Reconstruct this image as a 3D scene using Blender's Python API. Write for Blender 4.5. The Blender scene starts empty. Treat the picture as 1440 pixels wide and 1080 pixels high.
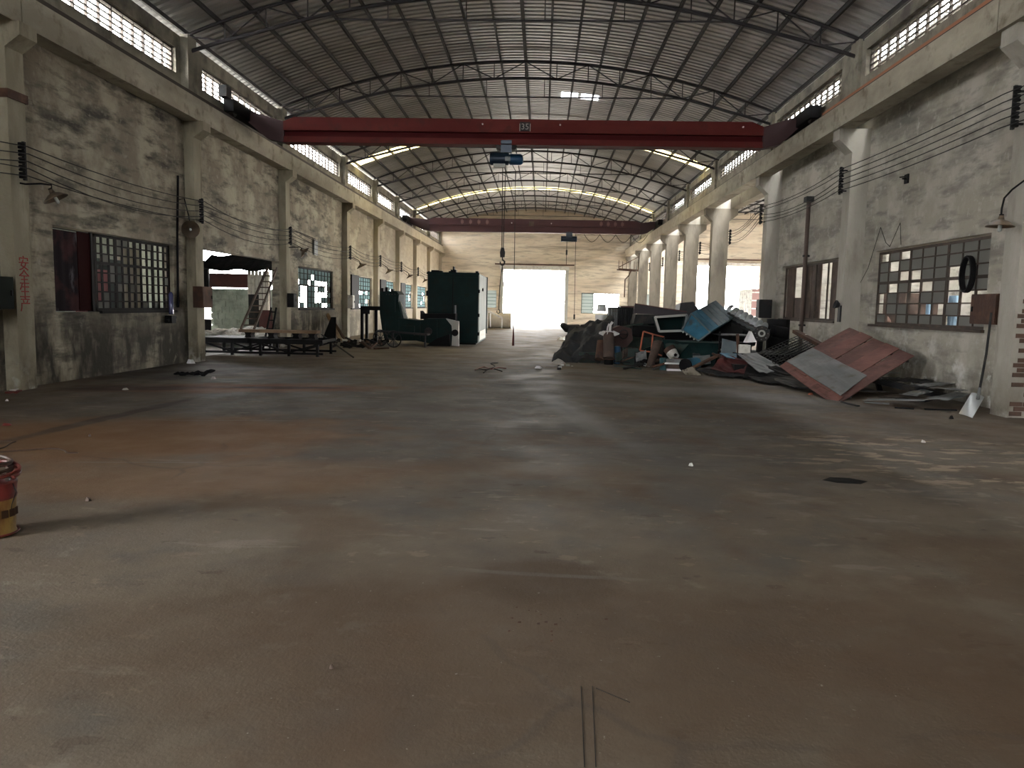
import bpy, bmesh, math, random
from mathutils import Vector, Matrix, noise
random.seed(7)
S = bpy.context.scene
C = S.collection
V = Vector

# ------------------------------------------------------------------ camera
YAW, PITCH, ROLL, FPX, CH = -.0378, -.1035, .0207, 1060.4, 1.5
_fw = V((math.sin(YAW)*math.cos(PITCH), math.cos(YAW)*math.cos(PITCH), math.sin(PITCH)))
_r0 = V((math.cos(YAW), -math.sin(YAW), 0)); _u0 = _r0.cross(_fw)
_R = _r0*math.cos(ROLL)+_u0*math.sin(ROLL); _U = -_r0*math.sin(ROLL)+_u0*math.cos(ROLL)
cd = bpy.data.cameras.new('camera'); cam = bpy.data.objects.new('camera', cd); C.objects.link(cam)
cd.sensor_width = 36; cd.lens = FPX/1440*36; cd.clip_end = 500; cd.clip_start = .05
M = Matrix(((_R.x, _U.x, -_fw.x, 0), (_R.y, _U.y, -_fw.y, 0), (_R.z, _U.z, -_fw.z, CH), (0, 0, 0, 1)))
cam.matrix_world = M
S.camera = cam

# ------------------------------------------------------------------ world, exposure, daylight portals
SKY = 34.0
w = bpy.data.worlds.new('overcast_sky'); S.world = w; w.use_nodes = True
nt = w.node_tree; bg = nt.nodes['Background']; bg.inputs[1].default_value = SKY
bg.inputs[0].default_value = (1.0, .985, .96, 1)
S.view_settings.view_transform = 'Standard'; S.view_settings.look = 'None'
S.view_settings.exposure = .22; S.view_settings.gamma = 1; S.view_settings.use_curve_mapping = False
cy = S.cycles
cy.max_bounces = 10; cy.diffuse_bounces = 6; cy.glossy_bounces = 4; cy.transmission_bounces = 6
cy.transparent_max_bounces = 16; cy.sample_clamp_indirect = 6; cy.caustics_reflective = False; cy.caustics_refractive = False

def portal(cx, cyy, cz, sx, sy, direction):
    l = bpy.data.lights.new('daylight_portal', 'AREA'); l.shape = 'RECTANGLE'; l.size = sx; l.size_y = sy
    l.cycles.is_portal = True
    o = bpy.data.objects.new('daylight_portal', l); C.objects.link(o); o.location = (cx, cyy, cz)
    o.rotation_euler = V(direction).to_track_quat('-Z', 'Z' if abs(direction[2]) < .5 else 'Y').to_euler()
portal(-.7, 62.0, 2.2, 5, 4.4, (0, -1, 0))
portal(14.8, 62.0, 2.4, 5, 5, (0, -1, 0))
portal(4.7, 62.0, 1.8, 3, 1.7, (0, -1, 0))
portal(-8.75, 26, 7.15, 70, 1.0, (1, 0, 0))
portal(7.5, 26, 7.15, 70, 1.0, (-1, 0, 0))
portal(-8.8, 21.3, 1.4, 5.5, 2.7, (1, 0, 0))
portal(-8.8, 45, 1.95, 33, 1.5, (1, 0, 0))
portal(-8.8, 0, 1.6, 4, 3.2, (1, 0, 0))
portal(23.7, 45, 2.1, 31, 4.2, (-1, 0, 0))
portal(8.0, 30, 7.5, 70, .7, (0, 0, -1))

# ------------------------------------------------------------------ helpers
def at(x, y, Y):
    """world point at depth Y (metres along the hall)"""
    d = _fw + _R*((x-720)/FPX) + _U*((540-y)/FPX)
    t = Y/d.y
    return V((0, 0, CH)) + d*t
def fl(x, y, z=0.0):
    d = _fw + _R*((x-720)/FPX) + _U*((540-y)/FPX)
    return V((0, 0, CH)) + d*((z-CH)/d.z)

class MB:
    def __init__(s): s.v = []; s.f = []
    def add(s, vs, fs):
        n = len(s.v); s.v += [tuple(p) for p in vs]; s.f += [tuple(i+n for i in f) for f in fs]; return s
    def box(s, x0, x1, y0, y1, z0, z1):
        return s.add([(x0,y0,z0),(x1,y0,z0),(x1,y1,z0),(x0,y1,z0),(x0,y0,z1),(x1,y0,z1),(x1,y1,z1),(x0,y1,z1)],
                     [(0,3,2,1),(4,5,6,7),(0,1,5,4),(1,2,6,5),(2,3,7,6),(3,0,4,7)])
    def bar(s, a, b, w, h=None, up=(0,0,1)):
        a = V(a); b = V(b); h = h or w; d = (b-a).normalized(); up = V(up)
        if abs(d.dot(up)) > .97: up = V((0,1,0)) if abs(d.y) < .9 else V((1,0,0))
        x = d.cross(up).normalized()*w/2; y = x.cross(d).normalized()*h/2
        vs = [a-x-y, a+x-y, a+x+y, a-x+y, b-x-y, b+x-y, b+x+y, b-x+y]
        return s.add(vs, [(0,3,2,1),(4,5,6,7),(0,1,5,4),(1,2,6,5),(2,3,7,6),(3,0,4,7)])
    def tube(s, pts, r, n=8, closed=False):
        pts = [V(p) for p in pts]; rr = r if isinstance(r, (list, tuple)) else [r]*len(pts)
        vs = []; fs = []; m = len(pts); prev = None
        for i, p in enumerate(pts):
            if closed: d = pts[(i+1) % m]-pts[i-1]
            else: d = pts[min(i+1, m-1)]-pts[max(i-1, 0)]
            d.normalize()
            if prev is None: x = d.orthogonal().normalized()
            else:
                x = prev-d*prev.dot(d)
                x = x.normalized() if x.length > 1e-6 else d.orthogonal().normalized()
            prev = x; y = d.cross(x)
            for k in range(n):
                a = 2*math.pi*k/n; vs.append(p+(x*math.cos(a)+y*math.sin(a))*rr[i])
        for i in range(m if closed else m-1):
            j = (i+1) % m
            for k in range(n): fs.append((i*n+k, i*n+(k+1) % n, j*n+(k+1) % n, j*n+k))
        if not closed: fs += [tuple(range(n-1, -1, -1)), tuple((m-1)*n+k for k in range(n))]
        return s.add(vs, fs)
    def cyl(s, a, b, r0, r1=None, n=16): return s.tube([a, b], [r0, r0 if r1 is None else r1], n)
    def rings(s, a, axis, prof, n=20, thick=True):
        """lathe about an axis: prof = [(t along axis, radius)...]"""
        a = V(a); d = V(axis).normalized(); x = d.orthogonal().normalized(); y = d.cross(x)
        vs = []; fs = []
        for t, r in prof:
            for k in range(n):
                q = 2*math.pi*k/n; vs.append(a+d*t+(x*math.cos(q)+y*math.sin(q))*r)
        for i in range(len(prof)-1):
            for k in range(n): fs.append((i*n+k, i*n+(k+1) % n, (i+1)*n+(k+1) % n, (i+1)*n+k))
        return s.add(vs, fs)
    def prism(s, poly, vec):
        vec = V(vec); n = len(poly); p = [V(q) for q in poly]
        return s.add(p+[q+vec for q in p], [tuple(range(n)), tuple(range(2*n-1, n-1, -1))] +
                     [(i, i+n, (i+1) % n+n, (i+1) % n) for i in range(n)])
    def sheet(s, c, t, nx=1, ny=1, fn=None):
        """thick sheet over corners c0..c3 (u along c0->c1, v along c0->c3)"""
        c = [V(q) for q in c]; nrm = (c[1]-c[0]).cross(c[3]-c[0]).normalized()
        top = []; 
        for j in range(ny+1):
            for i in range(nx+1):
                u = i/nx; v = j/ny
                p = (c[0]*(1-u)+c[1]*u)*(1-v)+(c[3]*(1-u)+c[2]*u)*v
                if fn: p = p+nrm*fn(u, v)
                top.append(p)
        bot = [p-nrm*t for p in top]; N = len(top); W = nx+1; fs = []
        for j in range(ny):
            for i in range(nx):
                a = j*W+i; fs.append((a, a+1, a+W+1, a+W)); fs.append((N+a, N+a+W, N+a+W+1, N+a+1))
        for i in range(nx):
            fs.append((i, N+i, N+i+1, i+1)); a = ny*W+i; fs.append((a, a+1, N+a+1, N+a))
        for j in range(ny):
            a = j*W; fs.append((a, a+W, N+a+W, N+a)); a = j*W+nx; fs.append((a, N+a, N+a+W, a+W))
        return s.add(top+bot, fs)
    def build(s, name, m, parent=None, smooth=False, stuff=False, recalc=True):
        off = V((0,0,0))
        if parent is not None:
            q = parent
            while q is not None: off += q.location; q = q.parent
        me = bpy.data.meshes.new(name); me.from_pydata([tuple(V(p)-off) for p in s.v], [], s.f)
        if recalc:
            bm = bmesh.new(); bm.from_mesh(me); bmesh.ops.recalc_face_normals(bm, faces=bm.faces); bm.to_mesh(me); bm.free()
        if smooth:
            me.polygons.foreach_set('use_smooth', [True]*len(me.polygons))
            try: me.set_sharp_from_angle(angle=math.radians(38))
            except Exception: pass
        me.materials.append(m); me.update()
        o = bpy.data.objects.new(name, me); C.objects.link(o)
        if parent is not None: o.parent = parent
        if stuff: o['kind'] = 'stuff'
        return o

def thing(name, label, cat, loc=(0,0,0), group=None):
    o = bpy.data.objects.new(name, None); C.objects.link(o); o.location = loc; o.empty_display_size = .1
    o['label'] = label; o['category'] = cat
    if group: o['group'] = group
    return o
def tag(o, label, cat, group=None):
    o['label'] = label; o['category'] = cat
    if group: o['group'] = group
    return o
def struct(o, label=None, cat=None):
    o['kind'] = 'structure'
    if label: o['label'] = label
    if cat: o['category'] = cat
    return o
def recentre(o):
    """put a single-mesh thing's origin at its base"""
    me = o.data; n = len(me.vertices)
    if not n: return o
    xs = [v.co for v in me.vertices]
    c = V((sum(p.x for p in xs)/n, sum(p.y for p in xs)/n, min(p.z for p in xs)))
    me.transform(Matrix.Translation(-c)); o.location = c; return o
def solo(mb, name, m, label, cat, group=None, smooth=False):
    return tag(recentre(mb.build(name, m, None, smooth)), label, cat, group)

# ------------------------------------------------------------------ materials
def rgb(*c): return (c[0], c[1], c[2], 1)
def mat(name, base, rough=.7, metal=0., layers=(), bump=0., bscale=20., alpha=1., spec=.5, cream=0):
    """layers: (colour, noise scale, lo, hi[, (sx,sy,sz) stretch[, (zlo, zhi)]]) mixed over the base in world metres"""
    m = bpy.data.materials.new(name); m.use_nodes = True; t = m.node_tree; N = t.nodes; L = t.links
    p = N['Principled BSDF']; p.inputs['Roughness'].default_value = rough; p.inputs['Metallic'].default_value = metal
    p.inputs['Base Color'].default_value = rgb(*base); p.inputs['Alpha'].default_value = alpha
    p.inputs['Specular IOR Level'].default_value = spec
    if not layers and not bump: return m
    g = N.new('ShaderNodeNewGeometry')
    cur = None
    for i, ly in enumerate(layers):
        col, sc, lo, hi = ly[:4]; st = ly[4] if len(ly) > 4 and ly[4] else (1,1,1)
        mp = N.new('ShaderNodeMapping'); mp.inputs['Scale'].default_value = st; mp.inputs['Location'].default_value = (i*7.3, i*3.1, i*5.7)
        L.new(g.outputs['Position'], mp.inputs['Vector'])
        nz = N.new('ShaderNodeTexNoise'); nz.inputs['Scale'].default_value = sc; nz.inputs['Detail'].default_value = 7
        nz.inputs['Roughness'].default_value = .62
        L.new(mp.outputs[0], nz.inputs['Vector'])
        r = N.new('ShaderNodeMapRange'); r.inputs['From Min'].default_value = lo; r.inputs['From Max'].default_value = hi
        L.new(nz.outputs['Fac'], r.inputs['Value']); fac = r.outputs[0]
        if len(ly) > 5:
            sp = N.new('ShaderNodeSeparateXYZ'); L.new(g.outputs['Position'], sp.inputs[0])
            z0, z1 = ly[5]; r2 = N.new('ShaderNodeMapRange'); r2.inputs['From Min'].default_value = z0; r2.inputs['From Max'].default_value = z1
            ad = N.new('ShaderNodeMath'); ad.operation = 'MULTIPLY_ADD'; ad.inputs[1].default_value = 1.1; 
            L.new(nz.outputs['Fac'], ad.inputs[0]); L.new(sp.outputs['Z'], ad.inputs[2])
            L.new(ad.outputs[0], r2.inputs['Value'])
            mu = N.new('ShaderNodeMath'); mu.operation = 'MULTIPLY'; L.new(fac, mu.inputs[0]); L.new(r2.outputs[0], mu.inputs[1]); fac = mu.outputs[0]
        mx = N.new('ShaderNodeMix'); mx.data_type = 'RGBA'; L.new(fac, mx.inputs[0])
        if cur is None: mx.inputs[6].default_value = rgb(*base)
        else: L.new(cur, mx.inputs[6])
        mx.inputs[7].default_value = rgb(*col); cur = mx.outputs[2]
    if cream:      # warm light on the far bays put into the colour, cream growing along Y
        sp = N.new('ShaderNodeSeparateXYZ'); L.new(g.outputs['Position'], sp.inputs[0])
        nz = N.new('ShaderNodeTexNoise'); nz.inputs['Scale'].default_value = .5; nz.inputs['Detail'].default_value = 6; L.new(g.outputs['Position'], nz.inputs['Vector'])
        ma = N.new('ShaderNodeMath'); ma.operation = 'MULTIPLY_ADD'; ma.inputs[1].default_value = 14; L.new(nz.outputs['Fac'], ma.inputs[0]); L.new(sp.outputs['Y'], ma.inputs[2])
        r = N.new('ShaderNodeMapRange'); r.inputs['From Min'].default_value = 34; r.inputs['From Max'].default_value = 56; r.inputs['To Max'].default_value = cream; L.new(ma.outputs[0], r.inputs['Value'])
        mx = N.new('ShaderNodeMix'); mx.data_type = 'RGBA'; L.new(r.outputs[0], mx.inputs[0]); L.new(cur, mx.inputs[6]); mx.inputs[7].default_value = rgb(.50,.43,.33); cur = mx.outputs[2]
    if cur is not None: L.new(cur, p.inputs['Base Color'])
    if bump:
        nz = N.new('ShaderNodeTexNoise'); nz.inputs['Scale'].default_value = bscale; nz.inputs['Detail'].default_value = 6
        L.new(g.outputs['Position'], nz.inputs['Vector'])
        b = N.new('ShaderNodeBump'); b.inputs['Strength'].default_value = bump; b.inputs['Distance'].default_value = .03
        L.new(nz.outputs['Fac'], b.inputs['Height']); L.new(b.outputs[0], p.inputs['Normal'])
    return m

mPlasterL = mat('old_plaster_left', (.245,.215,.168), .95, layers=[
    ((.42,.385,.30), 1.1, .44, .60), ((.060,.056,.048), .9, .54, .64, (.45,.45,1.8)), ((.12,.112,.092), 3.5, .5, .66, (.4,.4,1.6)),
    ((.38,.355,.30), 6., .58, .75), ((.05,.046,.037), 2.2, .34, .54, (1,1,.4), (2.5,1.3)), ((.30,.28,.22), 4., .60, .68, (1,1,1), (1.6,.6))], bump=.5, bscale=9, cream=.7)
mPlasterR = mat('old_plaster_right', (.38,.36,.305), .95, layers=[
    ((.52,.50,.45), 1.0, .42, .62), ((.17,.165,.145), .8, .52, .70, (.4,.4,1.8)), ((.24,.23,.205), 3.0, .5, .66, (.4,.4,1.6)),
    ((.52,.50,.45), 5., .56, .72), ((.09,.08,.06), 2.0, .40, .6, (1,1,.6), (1.7,.5)), ((.62,.62,.60), 2.4, .55, .66, (1,1,1), (2.2,1.2))], bump=.5, bscale=9)
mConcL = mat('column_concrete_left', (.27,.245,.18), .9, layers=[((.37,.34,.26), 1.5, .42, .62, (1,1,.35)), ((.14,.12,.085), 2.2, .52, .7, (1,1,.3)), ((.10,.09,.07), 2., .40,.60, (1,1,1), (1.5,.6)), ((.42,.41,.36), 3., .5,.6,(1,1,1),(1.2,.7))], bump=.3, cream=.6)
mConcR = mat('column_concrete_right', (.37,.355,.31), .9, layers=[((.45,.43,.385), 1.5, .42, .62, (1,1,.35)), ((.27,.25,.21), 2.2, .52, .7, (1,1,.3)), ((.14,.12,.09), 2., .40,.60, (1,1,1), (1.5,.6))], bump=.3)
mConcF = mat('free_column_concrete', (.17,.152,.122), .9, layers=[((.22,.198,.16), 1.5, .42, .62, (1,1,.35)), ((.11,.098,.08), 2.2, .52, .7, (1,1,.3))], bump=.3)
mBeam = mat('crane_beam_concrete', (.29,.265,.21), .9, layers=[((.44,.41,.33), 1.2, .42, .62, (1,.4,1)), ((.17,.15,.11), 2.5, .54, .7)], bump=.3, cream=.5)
mFar = mat('far_wall_cream_brick', (.66,.57,.45), .9, layers=[((.76,.69,.56), .8, .42, .6, (.3,1,2.4)), ((.38,.33,.26), 1.0, .52, .68, (.3,1,3.)), ((.45,.40,.32), 3.0, .52, .68, (.4,1,3.))], bump=.3)
mGroundOut = mat('yard_concrete', (.54,.51,.46), .9, layers=[((.44,.41,.37), .5, .45, .6)])
mRail = mat('dark_rail_steel', (.05,.04,.035), .6, .6)
mTruss = mat('truss_steel', (.014,.013,.017), .75, 0, layers=[((.06,.05,.045), 3., .55, .7)])
mPurlin = mat('purlin_steel', (.016,.015,.016), .75, 0, layers=[((.06,.048,.04), 2., .55, .7)])
mClerestory = mat('clerestory_plaster', (.22,.205,.165), .95, layers=[((.32,.30,.24), 1.5, .45, .65), ((.09,.08,.07), 1.2, .5, .68)], bump=.3)
mSlat = mat('clerestory_lattice', (.06,.05,.043), .8, layers=[((.12,.10,.085), 3., .5,.7)])
mBar = mat('window_steel', (.010,.009,.009), .8, 0, layers=[((.028,.02,.016), 4., .55, .7)], spec=.2)
mBarR = mat('rusty_window_steel', (.055,.042,.035), .8, .1, layers=[((.10,.068,.05), 4., .5, .7)])
mBlack = mat('black_iron', (.007,.007,.008), .7, .0, spec=.15)
mDark = mat('dark_grimy_steel', (.018,.019,.021), .65, .1, layers=[((.045,.038,.032), 3., .52, .7)], spec=.25)
mRust = mat('rusted_steel', (.065,.032,.022), .85, .1, layers=[((.12,.058,.034), 2.5, .45, .65), ((.045,.03,.025), 4., .5, .7)], bump=.3)
mGrey = mat('grey_sheet_steel', (.15,.16,.165), .55, .4, layers=[((.21,.22,.225), 1.8, .45, .65), ((.10,.08,.06), 3., .52, .7)])
mBrown = mat('brown_boxes', (.065,.045,.037), .8, layers=[((.11,.075,.058), 3., .45,.65)])
mGreen = mat('green_machine_paint', (.002,.013,.014), .65, 0, layers=[((.004,.021,.020), 1.2, .45, .65), ((.008,.012,.011), 4., .52, .7)], spec=.2)
mGreen2 = mat('faded_green_paint', (.014,.032,.028), .7, layers=[((.028,.05,.042), 2., .45,.65), ((.05,.03,.02), 3., .55,.7)])
mPale = mat('pale_grey_panel', (.42,.43,.40), .7, layers=[((.28,.27,.24), 2., .5,.7,(1,1,.4))])
mWhite = mat('dirty_white', (.62,.61,.57), .7, layers=[((.35,.33,.3), 5., .5,.7)])
mCrane = mat('crane_red_paint', (.085,.011,.010), .75, spec=.2, layers=[((.105,.018,.015), 1.5, .45, .65, (.3,1,1)), ((.06,.014,.012), 3., .55, .7)])
mCrane2 = mat('crane_dark_red_paint', (.05,.010,.014), .6, layers=[((.065,.015,.017), 1.5, .45, .65)])
mCraneStripe = mat('crane_deep_red_web', (.045,.002,.003), .75, spec=.15)
mHoist = mat('hoist_blue_paint', (.010,.022,.040), .35, .3)
mHoistB = mat('hoist_motor_blue', (.012,.06,.13), .3, .2)
mBlue = mat('blue_crate_paint', (.022,.12,.20), .6, layers=[((.045,.17,.26), 2.5, .45,.65), ((.05,.07,.08), 4., .55,.7)])
mBlueGrey = mat('grey_blue_boards', (.10,.135,.155), .7, layers=[((.16,.19,.205), 3., .45,.65), ((.09,.10,.11), 5., .55,.7)])
mGalv = mat('galvanised_flighting', (.62,.66,.68), .35, .6)
mRedPlate = mat('red_rusted_plate', (.135,.056,.047), .75, .1, layers=[((.185,.080,.066), 2.2, .45,.62,(1,1,1)), ((.09,.038,.032), 3.2, .54,.7), ((.30,.16,.08), 1.4, .64,.70,(2.5,.5,1))], bump=.2)
mTarp = mat('crumpled_sheet', (.020,.022,.026), .65, .1, layers=[((.042,.038,.036), 2.5, .45, .65), ((.025,.03,.035), 3., .5,.7)], bump=.4, bscale=14)
mWood = mat('old_timber', (.20,.13,.08), .85, layers=[((.29,.20,.13), 3., .42,.62,(1,.2,1)), ((.10,.07,.05), 5., .55,.7)])
mPink = mat('pink_board', (.50,.20,.21), .8, layers=[((.42,.16,.17), 3., .5,.7)])
mMaroon = mat('maroon_sheet', (.05,.011,.011), .6, layers=[((.075,.016,.014), 2., .45,.65)])
mCream = mat('cream_curtain', (.62,.60,.52), .9)
mBlock = mat('grey_green_block_wall', (.30,.35,.31), .9, layers=[((.42,.46,.41), 1.5, .45,.65), ((.2,.23,.2), 3., .5,.7)], bump=.3)
mRubble = mat('pale_rubble', (.42,.41,.38), .9, layers=[((.22,.2,.18), 6., .45,.6)], bump=.6)
mRedText = mat('red_brush_paint', (.30,.035,.03), .8, layers=[((.2,.03,.03), 8., .5,.7)])
mRedPipe = mat('oxide_red_pipe', (.26,.07,.04), .7)
mOrange = mat('orange_red_frame', (.36,.10,.05), .7, layers=[((.2,.07,.04), 4., .5,.7)])
mBrick = mat('exposed_brick', (.11,.065,.048), .9, layers=[((.055,.04,.033), 4., .45,.65)], bump=.4)
mBucketY = mat('bucket_rusty_yellow', (.34,.22,.055), .6, layers=[((.22,.10,.03), 7., .42,.62,(1,1,.3)), ((.09,.045,.02), 9., .52,.68,(1,1,.4))])
mBucketR = mat('bucket_red_band', (.17,.02,.018), .5, layers=[((.09,.015,.012), 9., .45,.65)])
mHose = mat('brown_rubber_hose', (.06,.035,.025), .5)
mHoseR = mat('dark_red_hose', (.13,.022,.018), .45)
mBlueRag = mat('pale_blue_cloth', (.36,.52,.66), .9)
mWhitePl = mat('white_plastic', (.8,.8,.8), .5)
mCable = mat('black_cable', (.006,.006,.006), .8)
mEnamel = mat('rusty_enamel', (.10,.075,.05), .5, .2, layers=[((.18,.12,.07), 6., .5,.7)])
mGlassTube = mat('lamp_glass', (.5,.55,.55), .2)

def glass(name, col, mixf, tlc=None):
    m = bpy.data.materials.new(name); m.use_nodes = True; t = m.node_tree; N = t.nodes; L = t.links
    for n in list(N): N.remove(n)
    o = N.new('ShaderNodeOutputMaterial'); tr = N.new('ShaderNodeBsdfTransparent'); d = N.new('ShaderNodeBsdfDiffuse')
    tl = N.new('ShaderNodeBsdfTranslucent'); a = N.new('ShaderNodeAddShader'); mx = N.new('ShaderNodeMixShader')
    d.inputs[0].default_value = rgb(*[c*.5 for c in col]); tl.inputs[0].default_value = rgb(*(tlc or [c*.6 for c in col]))
    tr.inputs[0].default_value = rgb(.85,.95,.95); L.new(d.outputs[0], a.inputs[0]); L.new(tl.outputs[0], a.inputs[1])
    mx.inputs[0].default_value = mixf; L.new(tr.outputs[0], mx.inputs[1]); L.new(a.outputs[0], mx.inputs[2]); L.new(mx.outputs[0], o.inputs[0])
    return m
mPane = glass('dusty_pane', (.36,.36,.34), .93, (.06,.065,.06))
mPaneC = glass('pale_cyan_pane', (.35,.5,.52), .99, (.075,.105,.11))
def skylight_mat():
    m = bpy.data.materials.new('yellowed_skylight'); m.use_nodes = True; t = m.node_tree; N = t.nodes; L = t.links
    for n in list(N): N.remove(n)
    o = N.new('ShaderNodeOutputMaterial'); d = N.new('ShaderNodeBsdfDiffuse'); tl = N.new('ShaderNodeBsdfTranslucent'); a = N.new('ShaderNodeAddShader')
    d.inputs[0].default_value = rgb(.3,.26,.14); tl.inputs[0].default_value = rgb(.24,.195,.085)
    L.new(d.outputs[0], a.inputs[0]); L.new(tl.outputs[0], a.inputs[1]); L.new(a.outputs[0], o.inputs[0]); return m
mSky = skylight_mat()
mPatch = glass('clear_roof_patch', (.5,.52,.55), .97)
def roof_mat():
    m = bpy.data.materials.new('galvanised_roof_sheet'); m.use_nodes = True; t = m.node_tree; N = t.nodes; L = t.links
    p = N['Principled BSDF']; p.inputs['Roughness'].default_value = .38; p.inputs['Metallic'].default_value = .35
    g = N.new('ShaderNodeNewGeometry'); mp = N.new('ShaderNodeMapping'); mp.inputs['Scale'].default_value = (.25, 1.0, .25)
    L.new(g.outputs['Position'], mp.inputs[0]); n = N.new('ShaderNodeTexNoise'); n.inputs['Scale'].default_value = 1.6; n.inputs['Detail'].default_value = 8
    L.new(mp.outputs[0], n.inputs['Vector']); oi = N.new('ShaderNodeObjectInfo')
    ad = N.new('ShaderNodeMath'); ad.operation = 'MULTIPLY_ADD'; ad.inputs[1].default_value = .35; L.new(oi.outputs['Random'], ad.inputs[0]); L.new(n.outputs['Fac'], ad.inputs[2])
    r = N.new('ShaderNodeValToRGB'); r.color_ramp.elements[0].position = .35; r.color_ramp.elements[0].color = rgb(.27,.275,.28)
    r.color_ramp.elements[1].position = .95; r.color_ramp.elements[1].color = rgb(.62,.62,.615)
    L.new(ad.outputs[0], r.inputs[0]); L.new(r.outputs[0], p.inputs['Base Color'])
    n2 = N.new('ShaderNodeTexNoise'); n2.inputs['Scale'].default_value = 2.5; L.new(g.outputs['Position'], n2.inputs['Vector'])
    b = N.new('ShaderNodeBump'); b.inputs['Strength'].default_value = .25; b.inputs['Distance'].default_value = .05; L.new(n2.outputs['Fac'], b.inputs['Height']); L.new(b.outputs[0], p.inputs['Normal'])
    return m
mRoof = roof_mat()

def floor_mat():
    m = bpy.data.materials.new('worn_concrete_floor'); m.use_nodes = True; t = m.node_tree; N = t.nodes; L = t.links
    p = N['Principled BSDF']; g = N.new('ShaderNodeNewGeometry'); pos = g.outputs['Position']
    def nz(scale, st=(1,1,1), loc=(0,0,0), det=8, rg=.6):
        mp = N.new('ShaderNodeMapping'); mp.inputs['Scale'].default_value = st; mp.inputs['Location'].default_value = loc; L.new(pos, mp.inputs[0])
        n = N.new('ShaderNodeTexNoise'); n.inputs['Scale'].default_value = scale; n.inputs['Detail'].default_value = det; n.inputs['Roughness'].default_value = rg
        L.new(mp.outputs[0], n.inputs['Vector']); return n.outputs['Fac']
    def rng(v, lo, hi, a=0., b=1.):
        r = N.new('ShaderNodeMapRange'); r.inputs[1].default_value = lo; r.inputs[2].default_value = hi; r.inputs[3].default_value = a; r.inputs[4].default_value = b
        r.interpolation_type = 'SMOOTHSTEP'; L.new(v, r.inputs[0]); return r.outputs[0]
    def mul(a, b):
        q = N.new('ShaderNodeMath'); q.operation = 'MULTIPLY'; L.new(a, q.inputs[0])
        if isinstance(b, float): q.inputs[1].default_value = b
        else: L.new(b, q.inputs[1])
        return q.outputs[0]
    def ell(cx, cyy, rx, ry, ang=0, soft=.45):
        """stain mask: an ellipse on the floor, edge broken by noise"""
        mp = N.new('ShaderNodeMapping'); mp.vector_type = 'TEXTURE'; mp.inputs['Location'].default_value = (cx, cyy, 0); mp.inputs['Rotation'].default_value = (0,0,ang); mp.inputs['Scale'].default_value = (rx, ry, 1e3)
        L.new(pos, mp.inputs[0]); ln = N.new('ShaderNodeVectorMath'); ln.operation = 'LENGTH'; L.new(mp.outputs[0], ln.inputs[0])
        q = N.new('ShaderNodeMath'); q.operation = 'MULTIPLY_ADD'; q.inputs[1].default_value = 1.3; L.new(nz(1.3), q.inputs[0]); L.new(ln.outputs['Value'], q.inputs[2])
        return rng(q.outputs[0], 1.65+soft/2, 1.65-soft)
    cur = [None]
    def lay(col, fac):
        mx = N.new('ShaderNodeMix'); mx.data_type = 'RGBA'; L.new(fac, mx.inputs[0])
        if cur[0] is None: mx.inputs[6].default_value = rgb(.158,.127,.094)
        else: L.new(cur[0], mx.inputs[6])
        mx.inputs[7].default_value = rgb(*col); cur[0] = mx.outputs[2]
    lay((.195,.162,.122), rng(nz(.55), .42, .62))
    lay((.13,.115,.095), rng(nz(1.4, loc=(9,2,0)), .5, .68))
    lay((.10,.10,.10), mul(ell(-.4, 12.5, 6.2, 7.5), .7))
    lay((.105,.08,.055), mul(rng(nz(.9, loc=(3,8,1)), .55, .68), .6))
    lay((.27,.245,.20), mul(rng(nz(2.6, loc=(1,5,0)), .60, .68), .45))
    lay((.30,.27,.22), mul(rng(nz(1.7, (.5,1.8,1), (4,4,4)), .62, .67), .4))
    lay((.26,.205,.155), mul(rng(nz(5.5, (.8,1.2,1), (5,1,4)), .62, .66), .55))
    lay((.085,.065,.048), mul(rng(nz(4.2, (.8,1.2,1), (8,1,4)), .64, .68), .55))
    lay((.105,.066,.038), mul(ell(.0, 3.2, 2.2, 1.0), .6))
    lay((.13,.085,.052), mul(rng(nz(.8, loc=(1,9,3)), .50, .62), .55))
    lay((.235,.125,.055), mul(ell(-4.6, 7.9, 2.9, 1.5, .3), .75))
    lay((.26,.15,.075), mul(ell(-2.6, 6.2, 2.0, .8, .2), .45))
    lay((.20,.085,.035), mul(ell(-5.2, 12.7, 2.6, .75, .25), .85))
    lay((.05,.04,.032), mul(ell(-6.8, 12.3, 1.4, .45, .25), .75))
    lay((.05,.035,.025), mul(ell(-4.4, 12.9, 1.1, .22, .2), .8))
    lay((.045,.04,.036), mul(ell(-7.5, 15.6, 1.5, 2.6), .8))
    lay((.06,.05,.04), mul(ell(-5.38, 9.3, .14, 2.3, -.066), .75))
    lay((.095,.068,.045), mul(ell(.05, 4.0, .42, .35), .8))
    lay((.40,.33,.24), mul(mul(ell(4.4, 7.9, 2.0, 1.7, -.2), rng(nz(2.8, (.7,1.6,1), (2,7,4)), .53, .59)), .75))
    lay((.30,.31,.31), mul(ell(.4, 11.2, .25, 3.4, .2, .9), .5))
    lay((.30,.31,.31), mul(ell(2.7, 14., 2.6, .8, -.5, .9), .45))
    lay((.36,.34,.30), mul(rng(nz(34., det=3), .70, .74), .7))
    lay((.07,.06,.05), mul(rng(nz(22., loc=(2,2,2), det=3), .70, .74), .7))
    # long scratches and joints
    wv = N.new('ShaderNodeTexWave'); wv.wave_type = 'RINGS'; wv.inputs['Scale'].default_value = .12; wv.inputs['Distortion'].default_value = 3.5; wv.inputs['Detail'].default_value = 3
    L.new(pos, wv.inputs['Vector']); lay((.27,.26,.24), mul(mul(rng(wv.outputs['Fac'], .9985, 1.0), rng(nz(.4), .5, .6)), .35))
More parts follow.
